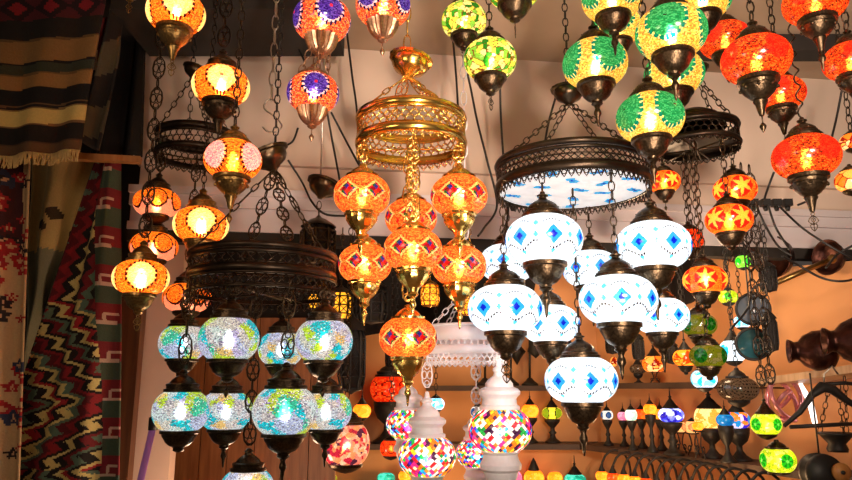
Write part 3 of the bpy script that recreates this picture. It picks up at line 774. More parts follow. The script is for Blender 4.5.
def chandelier(name, label, cx, cy0, cy1, wpx, Y, style, metal, lamps, cap, cup, fin, canopy, lampchain='link', disc=False, N=44, nstay=4, tilt=0, capmetal=None, canopy_r=.045, stay='link', plate=False):
    """cx, top and bottom rows and width of the hoop in the photo; lamps: (px, py, w, Y, kind, extra)"""
    ct = at(cx, cy0, Y); cb = at(cx, cy1, Y); h = ct.z-cb.z; R = wpx*mpp((cy0+cy1)/2, Y)/2
    root = thing(name, label, 'chandelier', cb)
    link('hoop', hoop(R, h, style, 'hoopbronze' if metal == 'bronze' else metal, N), root)
    if plate:
        link('bottom_plate', MB().lathe([(.001, h*.3), (R*.97, h*.3), (R*.97, h*.34), (.001, h*.35)], 48).mesh('bottom_plate', M['hoopbronze'], sharp=40), root)
        link('dome', MB().lathe([(R*.75, h*.9), (R*.72, h*1.1), (R*.6, h*1.25), (R*.58, h*1.4), (R*.35, h*1.6), (.001, h*1.65)], 32).mesh('dome', M['hoopbronze'], sharp=30), root)
    cp = at(canopy[0], canopy[1], Y)-cb
    co = link('canopy', canopy_mesh(canopy_r, metal), root, cp); co.rotation_euler = (0, radians(tilt), .3)
    for k in range(nstay):
        a = 2*pi*(k+.35)/nstay; p = Vector((R*.97*cos(a), R*.97*sin(a), h-.002))
        me, qv = stay_mesh(p, cp+Vector((0, 0, .004)), metal, stay); o = link('chain', me, root, p); o.rotation_mode = 'QUATERNION'; o.rotation_quaternion = qv
    link('hanging_chain', chain_mesh(CEIL-(cb.z+cp.z)-.03, 'iron' if metal == 'bronze' else metal, 'link' if metal == 'bronze' else 'bold'), root, cp+Vector((0, 0, .03)))
    if disc:
        def df():
            b = MB(); cs = []; r = random.Random(4)
            nr, ns = 26, 110
            for i in range(nr):
                for k in range(ns):
                    a0, a1 = 2*pi*k/ns, 2*pi*(k+1)/ns; r0, r1 = max(.0005, R*.97*i/nr), R*.97*(i+1)/nr
                    b.add([(r1*cos(a0), r1*sin(a0), 0), (r0*cos(a0), r0*sin(a0), 0), (r0*cos(a1), r0*sin(a1), 0), (r1*cos(a1), r1*sin(a1), 0)], [(0, 1, 2, 3)])
                    x, y = (r0+r1)/2*cos((a0+a1)/2)/R, (r0+r1)/2*sin((a0+a1)/2)/R
                    g = lin(235, 236, 238)
                    for (qx, qy, an) in tiles:
                        dx, dy = x-qx, y-qy; e = dx*cos(an)+dy*sin(an); f = -dx*sin(an)+dy*cos(an)
                        if abs(e) < .115 and abs(f) < .06: g = lin(70, 170, 225) if abs(e) > .035 or abs(f) > .02 else lin(20, 70, 190)
                    cs.append(g[:3])
            me = b.mesh('glass_disc', glass_mat('lit_glass_disc', .72, .1, .5, 60, .9)); paint(me, np.array(cs)); return me
        tiles = [(.82*cos(k*.7), .82*sin(k*.7), k*.7+.6) for k in range(9)]+[(.45*cos(k*1.05+.3), .45*sin(k*1.05+.3), k*1.05) for k in range(6)]+[(.1, 0, .5)]
        link('glass_disc', df(), root, (0, 0, h*.22))
    for L in lamps:
        px, py, w, Yl, kind = L[:5]; ex = L[5] if len(L) > 5 else {}
        c = at(px, py, Yl)-cb; s = w*mpp(py, Yl)*wide(px)
        k_cap, k_cup, k_fin = ex.get('cap', cap), ex.get('cup', cup), ex.get('fin', fin)
        g = shade(root, c, s, kind, metal, k_cap, k_cup, k_fin, facing(c+cb)+ex.get('rz', 0), capmetal=capmetal)
        zt = c.z+s*(KIND[kind][2]/2+(cap_top(k_cap) if k_cap else 0))-.006
        d = hypot(c.x, c.y); zh = h*.215 if (disc and d < R*.95) else h*.1
        if ex.get('to'): zh = at(px, ex['to'], Yl).z-cb.z
        Ln = zh-zt
        if Ln > .012:
            me = chain_mesh(Ln/s, metal, ex.get('chain', lampchain)) if False else chain_mesh(Ln, metal, ex.get('chain', lampchain))
            link('chain', me, root, (c.x, c.y, zt))
            if d > R*1.04 or (d < R*.9 and not disc):       # hanger arm from the hoop to the chain
                e = Vector((c.x, c.y, 0)); rim = e.normalized()*R if d > .02 else Vector((R, 0, 0))
                link('hanger_arm', MB().tube([rim+Vector((0, 0, h*.08)), e+Vector((0, 0, zh))], .0025, 5).mesh('hanger_arm', M[metal]), root)
                if d <= .02 or d < R*.9: link('hanger_arm', MB().tube([-rim+Vector((0, 0, h*.08)), e+Vector((0, 0, zh))], .0025, 5).mesh('hanger_arm', M[metal]), root)
    return root, cb, R, h

WB = 'white_blue'
chandelier('chandelier', 'large bronze chandelier with lit blue-and-white glass shades and glass disc', 573, 163, 198, 150, 1.9, 'lattice', 'bronze', [
    (544, 240, 78, 1.74, WB), (653, 246, 78, 1.76, WB, dict(rz=.3)), (508, 263, 58, 2.04, WB, dict(rz=.5)), (591, 269, 58, 2.08, WB, dict(rz=.1)),
    (618, 300, 80, 1.70, WB, dict(rz=-.15)), (505, 309, 75, 1.76, WB, dict(rz=.05, fin='leaf')), (550, 324, 60, 2.00, WB, dict(rz=.2)), (661, 316, 58, 1.98, WB, dict(rz=.4)), (581, 380, 74, 1.88, WB, dict(rz=0))],
    'dome', 'cup', 'spike', (569, 104), disc=True, N=72, canopy_r=.047)
GD = 'gold_diamond'
gold_root, gcb, gR, gh = chandelier('chandelier', 'gilded chandelier with amber shades patterned in red and green diamonds', 411, 117, 153, 107, 1.8, 'gold', 'gold', [
    (362, 195, 57, 1.73, GD), (459, 196, 57, 1.74, GD, dict(rz=.25)), (411, 218, 52, 1.96, GD, dict(rz=.5)), (413, 250, 59, 1.67, GD, dict(rz=.1)),
    (365, 264, 54, 1.93, GD, dict(rz=.2)), (459, 266, 55, 1.88, GD), (408, 338, 58, 1.80, GD, dict(rz=-.1))],
    'small', 'gold', 'spike', (407, 77), lampchain='filigree', N=40, nstay=4, tilt=12, canopy_r=.056, stay='filigree')
CR = 'crackle'
chandelier('chandelier', 'dark two-tier bronze chandelier with pale crackle glass shades in cyan and yellow', 262, 255, 298, 143, 1.86, 'double', 'bronze', [
    (183, 343, 50, 1.97, CR, dict(rz=.8)), (229, 339, 62, 1.72, CR, dict(fin='drop')), (181, 411, 59, 1.70, CR, dict(rz=2.1, fin='none')), (226, 411, 54, 1.93, CR, dict(rz=3)), (281, 349, 46, 2.02, CR, dict(rz=4)),
    (324, 341, 58, 1.76, CR, dict(rz=5, fin='drop')), (285, 411, 66, 1.70, CR, dict(rz=1.4)), (326, 411, 52, 1.95, CR, dict(rz=2.6)), (247, 490, 56, 1.84, CR, dict(rz=3.6, chain='filigree'))],
    'tall', 'cup', 'spike', (274, 170), lampchain='filigree', N=48, tilt=-24, canopy_r=.056, stay='filigree')
AP = 'amber_panel'
chandelier('chandelier', 'small dark bronze chandelier with dark-outlined amber shades in front of the pink post', 195, 134, 162, 76, 2.3, 'deep', 'bronze', [
    (157, 203, 49, 2.2, AP), (154, 247, 50, 2.24, AP, dict(rz=.4)), (187, 298, 50, 2.3, AP, dict(rz=.5))],
    'tall', 'stub', 'none', (192, 78), lampchain='filigree', N=36, tilt=14, canopy_r=.04)
RS = 'red_star'
chandelier('chandelier', 'dark round chandelier with red and yellow star shades and olive mosaic globes', 697, 127, 152, 80, 2.02, 'deep', 'bronze', [
    (735, 190, 46, 1.98, RS), (729, 220, 50, 1.90, RS, dict(rz=.25)), (664, 182, 34, 2.0, RS, dict(rz=.2)), (689, 240, 30, 2.16, 'red_small', dict(fin='none')), (705, 280, 46, 1.95, RS, dict(rz=-.3)),
    (699, 325, 37, 2.06, 'olive', dict(fin='none')), (708, 356, 39, 1.98, 'olive', dict(rz=.4, fin='none'))],
    'dome', 'cup', 'drop', (697, 78), lampchain='link', N=36, canopy_r=.035, plate=True)
chandelier('chandelier', 'white lace-metal chandelier with multicoloured mosaic shades under the gilded one', 466, 326, 362, 79, 2.2, 'lace', 'white', [
    (427, 456, 58, 2.12, 'multi', dict(rz=.5)), (500, 430, 64, 2.10, 'multi'), (408, 424, 44, 2.28, 'multi', dict(rz=1)), (477, 453, 42, 2.32, 'multi', dict(rz=2))],
    'white', 'whitecup', 'none', (466, 290), lampchain='filigree', N=40, canopy_r=.03, nstay=4)
# gilded filigree drop in the middle of the gold chandelier
top = at(413, 140, 1.60); bot = at(413, 226, 1.60)
o = link('filigree_chain', chain_mesh(top.z-bot.z, 'gold', 'filigree'), gold_root, bot-gcb)

# ------------------------------------------------------------------ single pendants
AD = 'amber_dot'
pendant(176, 13, 61, 1.45, AD, 'amber medallion pendant with beaded cup, highest beside the dark drape', 'brass', 'tall', 'deep', 'leaf', rz=.05)
pendant(221, 86, 59, 1.62, AD, 'orange medallion pendant with wide dark cup in front of the cream header', 'bronze', 'tall', 'deep', 'drop', chain='filigree')
pendant(233, 160, 59, 1.52, 'amber_pink', 'glowing amber pendant with pink medallions on its sides', 'brass', 'dome', 'deep', 'drop', rz=pi/4)
pendant(201, 225, 57, 2.16, AD, 'amber medallion pendant just behind the dark two-tier hoop', 'brass', 'tall', 'cup', 'none')
pendant(141, 278, 59, 1.72, AD, 'amber medallion pendant hanging lowest, in front of the zigzag kilim', 'brass', 'tall', 'cup', 'leaf', chain='filigree')
pendant(132, -24, 46, 1.9, AD, 'pendant cut by the top edge, only its open leaf ornament showing before the dark drape', 'brass', 'tall', 'cup', 'leaf')
# purple ones; two of them share one strand
root, c, s = pendant(322, 20, 58, 1.70, 'purple', 'strand of two orange and violet mosaic shades with fluted silvery cups', 'copperlight', 'dome', 'fluted', 'none', rz=.3)
c2 = at(313, 93, 1.70); s2 = 52*mpp(93, 1.70); off = c2-root.location
shade(root, off, s2, 'purple', 'copperlight', 'small', 'fluted', 'drop', facing(c2)+.1)
zu = c.z+(low('purple', 'fluted', None))*s - root.location.z
for k in range(4):
    a = pi/2*k+.4; p = Vector((off.x+.035*cos(a), off.y+.035*sin(a), off.z+s2*.36)); q = Vector(((c.x-root.location.x)+.022*cos(a), .022*sin(a), zu+.045))
    me, qv = stay_mesh(p, q, 'copperlight'); o = link('chain', me, root, p); o.rotation_mode = 'QUATERNION'; o.rotation_quaternion = qv
pendant(383, 6, 55, 1.64, 'purple', 'orange and violet mosaic pendant beside the gilded canopy', 'copperlight', 'dome', 'fluted', 'drop', rz=-.6)
GF = 'green_flower'
pendant(464, 21, 45, 1.92, GF, 'yellow shade with green leaves, dark cup without an ornament', 'bronze', 'dome', 'cup', 'none')
pendant(490, 60, 53, 1.78, GF, 'lowest yellow shade with green leaves, leaf ornament below its cup', 'bronze', 'dome', 'cup', 'leaf', rz=.8)
pendant(514, -14, 56, 1.66, GF, 'yellow green-leaf pendant cut by the top edge, drop ornament hanging', 'bronze', 'dome', 'cup', 'leaf', rz=1.5)
GN = 'green_medal'
pendant(595, 64, 66, 1.72, GN, 'gold mosaic shade with green medallion turned aside, over the large chandelier canopy', 'bronze', 'dome', 'cup', 'spike', rz=.55)
pendant(612, -2, 62, 1.62, GN, 'gold and green medallion pendant, topmost of its cluster, broad dark cup', 'bronze', 'dome', 'cup', 'spike', rz=.75)
pendant(617, 27, 50, 1.98, GN, 'smaller gold shade with green medallion half hidden behind other green pendants', 'bronze', 'dome', 'cup', 'leaf', rz=.2)
pendant(671, 33, 74, 1.40, GN, 'biggest gold mosaic pendant with a large green medallion facing front', 'bronze', 'dome', 'cup', 'spike', rz=-.12)
pendant(674, 74, 62, 1.85, GN, 'gold and green medallion shade directly below and behind the biggest one', 'bronze', 'dome', 'cup', 'none', rz=.15)
pendant(650, 118, 70, 1.50, GN, 'lowest gold mosaic pendant, green medallions on both sides', 'bronze', 'dome', 'cup', 'spike', rz=pi/4)
pendant(702, -2, 62, 1.74, GN, 'pale gold and teal medallion pendant above the red crackle ones', 'bronze', 'dome', 'cup', 'none', rz=.1)
RD = 'red'
pendant(725, 40, 54, 1.97, RD, 'red crackle pendant partly hidden between gold-green and red shades', 'bronze', 'dome', 'cup', 'drop', rz=.4)
pendant(756, 60, 74, 1.40, RD, 'big red crackle pendant in the middle of the red cluster, dark cup below', 'bronze', 'dome', 'deep', 'drop')
pendant(780, 94, 54, 1.64, RD, 'glowing orange-red crackle pendant behind the spike of the big red one', 'bronze', 'dome', 'deep', 'drop', rz=.9)
pendant(815, 2, 70, 1.36, RD, 'red crackle pendant cut by the top edge with red beads on its cup', 'bronze', 'dome', 'deep', 'spike', rz=.5)
pendant(851, 61, 62, 1.42, RD, 'red crackle pendant cut by the side edge of the view', 'bronze', 'dome', 'deep', 'drop', rz=-.5)
pendant(806, 157, 73, 1.525, RD, 'lowest red crackle pendant, wide oval with an open leaf finial', 'bronze', 'dome', 'deep', 'leaf', rz=.1, chain='twist')
root, c, s = pendant(852, 142, 27, 1.85, 'amber_red', 'strand of two small amber lanterns with dark red outlines at the side edge', 'bronze', 'small', 'stub', 'none')
c2 = at(851, 181, 1.85); shade(root, c2-root.location, 30*mpp(181, 1.85), 'amber_red', 'bronze', 'small', 'stub', 'none', .8)
# yellow-green strand on the right
root, c, s = pendant(766, 424, 33, 2.1, 'lime', 'strand of two yellow shades with green flowers beside the black hanger', 'bronze', 'spire', 'stub', 'none', chain='filigree', top=2.28, rz=.1)
link('chain', chain_mesh(2.28-c.z-.1, 'hoopbronze', 'filigree'), root, (.035, .02, c.z+.1-root.location.z))
c2 = at(778, 460, 2.1); shade(root, c2-root.location, 34*mpp(460, 2.1), 'lime', 'bronze', 'small', 'collar', 'none', .9)
# pendants deeper in the shop
def deep(*a, **k): return pendant(*a, top=2.2, **k)
lantern_dark = [(612, 342, 13, 22, 3.4, 'small black iron lantern above the first red-outlined shelf lamp'), (638, 346, 12, 26, 3.3, 'slim black iron lantern between the two red-outlined shelf lamps'), (672, 352, 12, 22, 3.2, 'small black iron lantern beside the amber honeycomb shade'), (770, 330, 14, 40, 2.5, 'slim black iron lantern beside the teal dish'), (768, 276, 16, 30, 2.55, 'black iron lantern close below the header beside the pale rod'), (352, 352, 26, 74, 2.7, 'tall dark iron lantern, unlit, between crackle shades and the gilded drop'), (397, 352, 22, 30, 3.2, 'small black iron lantern above the red table lamp'), (372, 300, 30, 44, 2.9, 'black iron lantern in the gloom under the gilded side shades')]
deep(346, 444, 48, 2.5, 'pink_multi', 'pink and cream mosaic shade with a broad bronze cup, low beside the crackle shades', 'bronze', 'tall', 'stub', 'none')
deep(391, 448, 22, 2.9, 'red_small', 'tiny red globe beside the white-capped mosaic shade', 'iron', 'small', 'stub', 'none')
deep(362, 411, 18, 3.2, 'amber', 'tiny amber lantern beside the pink mosaic shade', 'iron', 'spire', 'stub', 'none')
deep(685, 358, 25, 3.1, 'amber_scale', 'amber honeycomb shade hanging beside the lower olive globe', 'iron', 'spire', 'cup', 'none')
deep(685, 323, 18, 3.3, 'amber', 'small amber glass cone beside the upper olive globe', 'iron', 'small', 'stub', 'none')
deep(738, 389, 43, 2.75, 'dotted', 'unlit taupe globe with a dotted pattern under the cyan shades', 'iron', 'small', 'stub', 'none')
deep(733, 351, 29, 2.9, 'cyan', 'white shade with cyan sides just above the dotted globe', 'iron', 'spire', 'stub', 'none')
deep(742, 322, 18, 3.05, 'cyan_white', 'small cyan and white shade beside the upper olive globe', 'iron', 'small', 'stub', 'none')
deep(743, 262, 16, 2.8, 'green_hot', 'small square-looking green lamp close under the header', 'iron', 'small', 'stub', 'none')
deep(728, 297, 20, 3.0, 'lime', 'small lime shade beside the orange star lamp', 'iron', 'small', 'stub', 'none', rz=.8)
deep(704, 379, 27, 2.7, 'cyan_white', 'cyan and white globe hanging under the lower olive globe', 'iron', 'small', 'stub', 'none')
deep(436, 404, 17, 3.2, 'cyan_white', 'tiny blue glowing shade seen between the white chandelier chains', 'iron', 'small', 'stub', 'none')
deep(478, 412, 15, 3.3, 'blue_white', 'tiny blue-white shade behind the tall white cap', 'iron', 'small', 'stub', 'none')
# dark pierced lantern and small amber lanterns behind the crackle chandelier
def lantern(px, py, w, h, Y, label, lit, top=2.2, n=8, metal='bronze'):
    c = at(px, py, Y); k = mpp(py, Y); R = w*k/2; H = h*k
    root = thing('hanging_lantern', label, 'lantern', (c.x, c.y, c.z-H/2))
    b = MB()
    for q in range(n):
        a = 2*pi*q/n; a2 = 2*pi*(q+1)/n; P = lambda z, r=R, aa=a: Vector((r*cos(aa), r*sin(aa), z))
        b.tube([P(.0, R*.8), P(H*.18), P(H*.68), P(H*.8, R*.7)], R*.09, 5)
        for z in (H*.18, H*.43, H*.68): b.tube([P(z), P(z, R, a2)], R*.07, 5)
        for (za, zb) in ((.18, .43), (.43, .68)):
            b.tube([P(H*za), P(H*zb, R, a2)], R*.04, 4); b.tube([P(H*zb), P(H*za, R, a2)], R*.04, 4)
    b.build('frame', M[metal], root)
    g = MB().lathe([(R*.74, H*.02), (R*.9, H*.18), (R*.9, H*.68), (R*.65, H*.79)], n)
    me = g.mesh('glass_panes', glass_mat('lantern_glass', 1.3) if lit else M['dark'])
    if lit: paint(me, np.tile(L3(255, 185, 50), (len(me.polygons), 1)))
    link('glass_panes', me, root)
    MB().lathe([(.001, -H*.06), (R*.3, -H*.03), (R*.85, 0), (R*.85, H*.03), (.001, H*.035)], 16).build('base', M[metal], root)
    MB().lathe([(R*1.05, H*.78), (R*.95, H*.82), (R*.5, H*.93), (R*.22, H*.97), (R*.1, H*1.02), (.001, H*1.04)], 16).build('roof', M[metal], root)
    link('chain', chain_mesh(max(.05, top-c.z-H/2-H*.02), metal, 'link'), root, (0, 0, H*1.02))
    return root
lantern(318, 240, 34, 48, 2.35, 'dark pierced bronze lantern, unlit, beside the gilded chandelier', False)
lantern(341, 303, 22, 34, 2.6, 'amber glass lantern in a dark frame behind the crackle shades', True)
for q in lantern_dark: lantern(*q, False, metal='iron')
lantern(470, 303, 18, 24, 2.62, 'small yellow glass lantern behind the lower gilded shades', True, metal='gold')
lantern(430, 293, 18, 26, 2.7, 'yellow lantern behind the middle gilded shade', True, metal='gold')
lantern(314, 300, 14, 18, 2.75, 'tiny amber lantern beside the dark two-tier hoop', True)
# loose bell canopy on an S-hook, and the hook on its long chain
p = at(320, 197, 2.1)
root = thing('ceiling_canopy', 'bell-shaped dark canopy dangling on a wire near the gilded chandelier', 'canopy', p)
co = link('bell', canopy_mesh(.05, 'bronze'), root); co.rotation_euler = (radians(-10), radians(14), 0)
link('wire', chain_mesh(CEIL-p.z-.05, 'steel', 'cord'), root, (0, 0, .05))
p = at(270, 132, 1.95); q = at(272, 100, 1.95)
root = thing('hook_chain', 'long pale steel chain ending in a wire S-hook', 'chain', p)
Z = q.z-p.z
MB().tube(smooth_path([Vector(q) for q in ((-.022, 0, Z*.16), (-.008, 0, Z*.02), (.018, 0, Z*.0), (.034, 0, Z*.2), (.012, 0, Z*.48), (-.02, 0, Z*.72), (-.016, 0, Z*.95), (.0, 0, Z*1.02), (.018, 0, Z*.9))]), .0024, 6).build('hook', M['steel'], root)
link('chain', chain_mesh(CEIL-q.z, 'steel', 'bold'), root, (0, 0, Z))

# ------------------------------------------------------------------ table lamps on the shelves
def base_mesh(style, metal):
    def fn():   # unit: 1 = height from shelf to glass
        b = MB()
        if style == 'pedestal':
            b.lathe([(.001, 0), (.34, 0), (.34, .05), (.26, .10), (.14, .2), (.10, .34), (.17, .42), (.10, .5), (.09, .62), (.2, .74), (.32, .88), (.34, .97), (.001, 1)], 18)
        elif style == 'goblet':
            b.lathe([(.001, 0), (.38, 0), (.36, .06), (.2, .16), (.1, .3), (.09, .45), (.26, .6), (.34, .8), (.36, 1), (.001, 1.0)], 18)
        else:
            for k in range(4):
                a = pi/2*k+.4; d = Vector((cos(a), sin(a), 0))
                b.tube([d*.42+Vector((0, 0, .03)), d*.30+Vector((0, 0, .22)), d*.10+Vector((0, 0, .45)), d*.16+Vector((0, 0, .7)), d*.28+Vector((0, 0, .97))], .035, 6)
                b.ring(d*.3+Vector((0, 0, .3)), .12, .025, 'y', 10, 5, rot=Matrix.Rotation(a+pi/2, 3, 'Z')); b.sphere(d*.42+Vector((0, 0, .035)), .035, 6, 5)
            b.lathe([(.001, .94), (.34, .94), (.36, 1.0), (.001, 1.0)], 16)
        return b.mesh('base', M[metal])
    return cached(('base', style, metal), fn)
def table_lamp(px, py, w, zs, kind, label, off=.11, cap='spire', base='pedestal', Y=None, rz=0.0, group=None, metal='iron'):
    Yw = on_right(px, off)
    Yl = Y if Y else min(4.345-off, Yw)
    c = at(px, py, Yl); s = w*mpp(py, Yl); a = KIND[kind][2]
    c.z = max(c.z, zs+.05+a/2*s)
    root = thing('table_lamp', label, 'table lamp', (c.x, c.y, zs), group)
    hb_ = c.z-a/2*s-zs
    o = link('base', base_mesh(base, metal), root); o.scale = (max(.07, min(hb_, s*1.25)),)*2+(hb_,)
    g = shade(root, (0, 0, c.z-zs), s, kind, metal, cap, None, None, facing(c)+rz, small=True)
    return root
ZM = Z_MID; ZUR = Z_UP+.012
table_lamp(530, 411, 17, ZM, 'amber', 'amber egg-shaped table lamp on the back wall shelf beside a flat yellow one')
table_lamp(552, 413, 20, ZM, 'yellow_green', 'flat yellow table lamp with olive eyes, nearest neighbour of the lowest blue-white shade')
table_lamp(607, 415, 12, ZM, 'blue_white', 'first small table lamp in the side row, dark blue disc on cream', rz=-.5)
table_lamp(623, 416, 11, ZM, 'pink', 'tiny pink table lamp next to the dark blue disc lamp', off=.05)
table_lamp(631, 415, 12, ZM, 'mint', 'tiny mint-white table lamp next to the pink one', off=.16)
table_lamp(641, 414, 12, ZM, 'orange_red', 'small orange-red table lamp beside the mint-white one', off=.04)
table_lamp(650, 409, 13, ZM, 'amber', 'tall-capped amber table lamp next to the orange-red one', off=.16)
table_lamp(660, 414, 13, ZM, 'amber', 'amber table lamp just before the ultramarine one', off=.04)
table_lamp(671, 415, 25, ZM, 'ultramarine', 'flat ultramarine and white table lamp in the side row', off=.165)
table_lamp(680, 427, 12, ZM, 'salmon', 'small peach globe lamp on twisted wire feet beyond the ultramarine one', base='wire', off=.05, cap='small')
table_lamp(692, 427, 14, ZM, 'salmon', 'peach globe lamp with red-brown sides on twisted wire feet', base='wire', off=.06, cap='small', rz=.8)
table_lamp(710, 418, 30, ZM, 'cream', 'broad cream lamp with oval outlines on the side shelf', off=.085, base='goblet')
table_lamp(725, 420, 17, ZM, 'turquoise', 'turquoise table lamp between the cream and violet ones', off=.175, base='goblet')
table_lamp(737, 420, 25, ZM, 'blue_purple', 'violet-blue and white table lamp beside the yellow-green strand', off=.055, base='goblet')
table_lamp(698, 426, 11, ZM, 'amber', 'bare amber bulb-like lamp glowing low in front of the cream one', off=.185, cap=None, base='wire')
table_lamp(388, 389, 36, ZM, 'red_small', 'red table lamp on a dark base between the gilded and the white chandelier', Y=4.2, cap='tall', base='goblet')
table_lamp(622, 362, 23, Z_UP, 'amber_red', 'amber and white table lamp with red rings on the upper shelf', Y=4.22, base='goblet')
table_lamp(654, 364, 23, ZUR, 'amber_red', 'orange table lamp with red outlines on the upper shelf', off=.09, base='wire', rz=1)
table_lamp(638, 372, 16, ZUR, 'dotted', 'unlit dark dotted lamp between two red-outlined ones on the upper shelf', off=.08, base='goblet')
# lowest shelf
table_lamp(512, 478, 20, Z_LOW, 'pink', 'pink table lamp on the lowest back shelf', Y=4.2, base='goblet', cap='cone')
table_lamp(534, 478, 20, Z_LOW, 'amber', 'orange-amber table lamp with cone cap on the lowest back shelf', Y=4.2, base='goblet', cap='cone')
table_lamp(555, 478, 15, Z_LOW, 'amber', 'low amber globe without a cap on the lowest back shelf', Y=4.22, base='goblet', cap=None)
table_lamp(575, 480, 22, Z_LOW, 'teal', 'flat teal table lamp on the lowest back shelf', Y=4.2, base='goblet', cap='spire')
table_lamp(299, 474, 21, Z_LOW, 'blue_white', 'blue and white table lamp low between the crackle shades', Y=4.24, base='goblet', cap='spire')
table_lamp(331, 478, 12, Z_LOW, 'yellow_green', 'tiny yellow lamp low under the pink mosaic shade', Y=4.22, base='goblet', cap='small')
table_lamp(386, 478, 18, Z_LOW, 'teal', 'small green-teal lamp low under the tiny red globe', Y=4.2, base='goblet', cap=None)
table_lamp(405, 476, 13, Z_LOW, 'amber', 'small amber lamp low beside the green-teal one', Y=4.2, base='goblet', cap='small')
cl, _ = cloth('drape', [(322, 214), (548, 222), (528, 322), (338, 338)], 50, 24, 3.35, lambda u, v: .05*sin(u*19)+.02*sin(v*5), lambda px, py, u, v: lin(22, 17, 15), .01)  # added dark sheet that blackens the backdrop
tag(cl, 'black cloth swag added to darken the backdrop behind the gilded chandelier', 'cloth')
cl, _ = cloth('drape', [(636, 240), (726, 244), (702, 298), (646, 318)], 30, 20, 3.46, lambda u, v: .04*sin(u*14)+.02*sin(v*5), lambda px, py, u, v: lin(30, 19, 15), .01)  # added dark sheet in place of dark brown clutter
tag(cl, 'dark brown cloth swag added in place of dark clutter behind the orange star shade', 'cloth')
# a further board carries the three lamps that stand behind the crackle shades
board('wall_shelf', 'lowest back shelf continuing behind the crackle shades', [(-.95, 4.345), (-.95, 4.08), (-.402, 4.08), (-.402, 4.345)], Z_LOW, .03, M['shelf'])
# arched-stem lamps on the lowest side shelf
def arch_lamp(px, py, apex, kind, label, off):
    Yl = on_right(px, off); c = at(px, py, Yl); zs = Z_LOW; k = mpp(py, Yl); s = 12.5*k
    side = Vector((.15, 0, 0))
    root = thing('arched_table_lamp', label, 'table lamp', (c.x+side.x, c.y+side.y, zs))
    H = at(px, apex, Yl).z-zs; zg = c.z-zs
    MB().lathe([(.001, 0), (.034, 0), (.032, .012), (.02, .03), (.012, .06), (.001, .06)], 16).build('base', M['iron'], root)
    pts = [(0, 0, .04), (0, 0, H*.55)]
    for i in range(9):
        a = pi*i/8; pts.append((-side.x*(1-cos(a))/2, -side.y*(1-cos(a))/2, H-.10+.10*sin(a)))
    pts.append((-side.x, -side.y, zg+s*.75))
    MB().tube(pts, .006, 7).build('arched_stem', M['iron'], root)
    g = shade(root, (-side.x, -side.y, zg), s, kind, 'iron', 'cone', None, None, facing(c), small=True)
arch = [(602, 480, 450, 'amber', 'first arched black lamp stem of the low side row, tall amber shade'), (613, 482, 452, 'orange_red', 'second arched lamp of the low side row, red-orange shade'),
        (624, 482, 453, 'amber', 'third arched lamp of the low side row, amber shade'), (635, 482, 455, 'amber', 'fourth arched lamp of the low side row, amber shade'),
        (646, 484, 457, 'orange_red', 'fifth arched lamp of the low side row, red-orange shade'), (657, 486, 459, 'amber', 'sixth arched lamp of the low side row, amber shade'),
        (668, 487, 459, 'orange_red', 'seventh arched lamp of the low side row, red shade'), (680, 489, 461, 'amber', 'eighth arched lamp of the low side row, amber shade'),
        (692, 495, 463, 'amber', 'ninth arched lamp stem of the low side row'), (704, 496, 466, 'amber', 'tenth arched lamp stem, below the cream lamp'),
        (718, 500, 468, 'amber', 'eleventh arched lamp stem, below the turquoise lamp'), (732, 503, 470, 'orange_red', 'twelfth arched lamp stem, below the violet-blue lamp'),
        (748, 506, 472, 'amber', 'last arched lamp stem of the low row, beside the yellow-green strand')]
for i, (px, py, ap, kd, lb) in enumerate(arch): arch_lamp(px, ap+26, ap, kd, lb, .26)
# iron stands on the upper shelf
def iron_stand(px, lean, label, leaf):
    p = at(px, 386, 4.24); z = Z_UP
    root = thing('iron_lamp_stand', label, 'lamp stand', (p.x, p.y, z))
    MB().lathe([(.001, 0), (.05, 0), (.048, .012), (.03, .025), (.012, .045), (.001, .045)], 20).build('base', M['iron'], root)
    MB().tube([(0, 0, .03), (lean*.3, 0, .2), (lean*.7, 0, .34), (lean, 0, .43), (lean*2.2, 0, .47), (lean*3.2, 0, .40), (lean*3.3, 0, .33)], .007, 7).build('stem', M['iron'], root)
    x = lean*3.3
    if leaf: MB().tube([(x, 0, .34), (x, 0, .25)], .005, 6).lathe([(.001, .12), (.03, .17), (.055, .2), (.02, .24), (.008, .27), (.001, .28)], 4, (x, 0, 0)).build('leaf_drop', M['iron'], root)
    else: MB().lathe([(.001, .16), (.05, .2), (.02, .3), (.008, .34), (.001, .35)], 14, (x, 0, 0)).build('lamp_holder', M['iron'], root)
iron_stand(511, .012, 'black iron lamp stand with a leaf drop, first from the white chandelier', True)
iron_stand(530, .012, 'straight black iron lamp stand with a bell holder on the upper shelf', False)
iron_stand(560, .02, 'black iron stand half hidden by the lowest blue-white shade', True)
iron_stand(485, .014, 'black iron stand on the upper shelf beside the white lace hoop', False)

# ------------------------------------------------------------------ right-hand corner
def urn(px, py, wpx, label, off, ang, prof, name='copper_pot', metal='copper', zs=ZUR):
    Y = on_right(px, off); c = at(px, py, Y); k = wpx*mpp(py, Y)
    root = thing(name, label, 'pot', (c.x, c.y, zs), None, 0)
    rot = Matrix.Rotation(ang, 3, 'Z') @ Matrix.Rotation(pi/2, 3, 'Y')
    rm = max(r for r, z in prof)*k
    body = MB().lathe([(r*k, z*k) for r, z in prof], 28, (0, 0, rm+.002), rot).build('body', M[metal], root)
    MB().ring(Vector((0, 0, rm+.002))+rot @ Vector((0, 0, prof[-1][1]*k)), prof[-1][0]*k, .006, 'z', 24, 6, rot=rot).build('rim', M[metal], root)
    return root
POT = [(.001, .0), (.20, .0), (.34, .08), (.43, .24), (.42, .42), (.32, .62), (.20, .72), (.19, .80), (.24, .88), (.25, .92), (.22, .91), (.14, .78), (.001, .77)]
ANG = atan2(NR.y, NR.x)
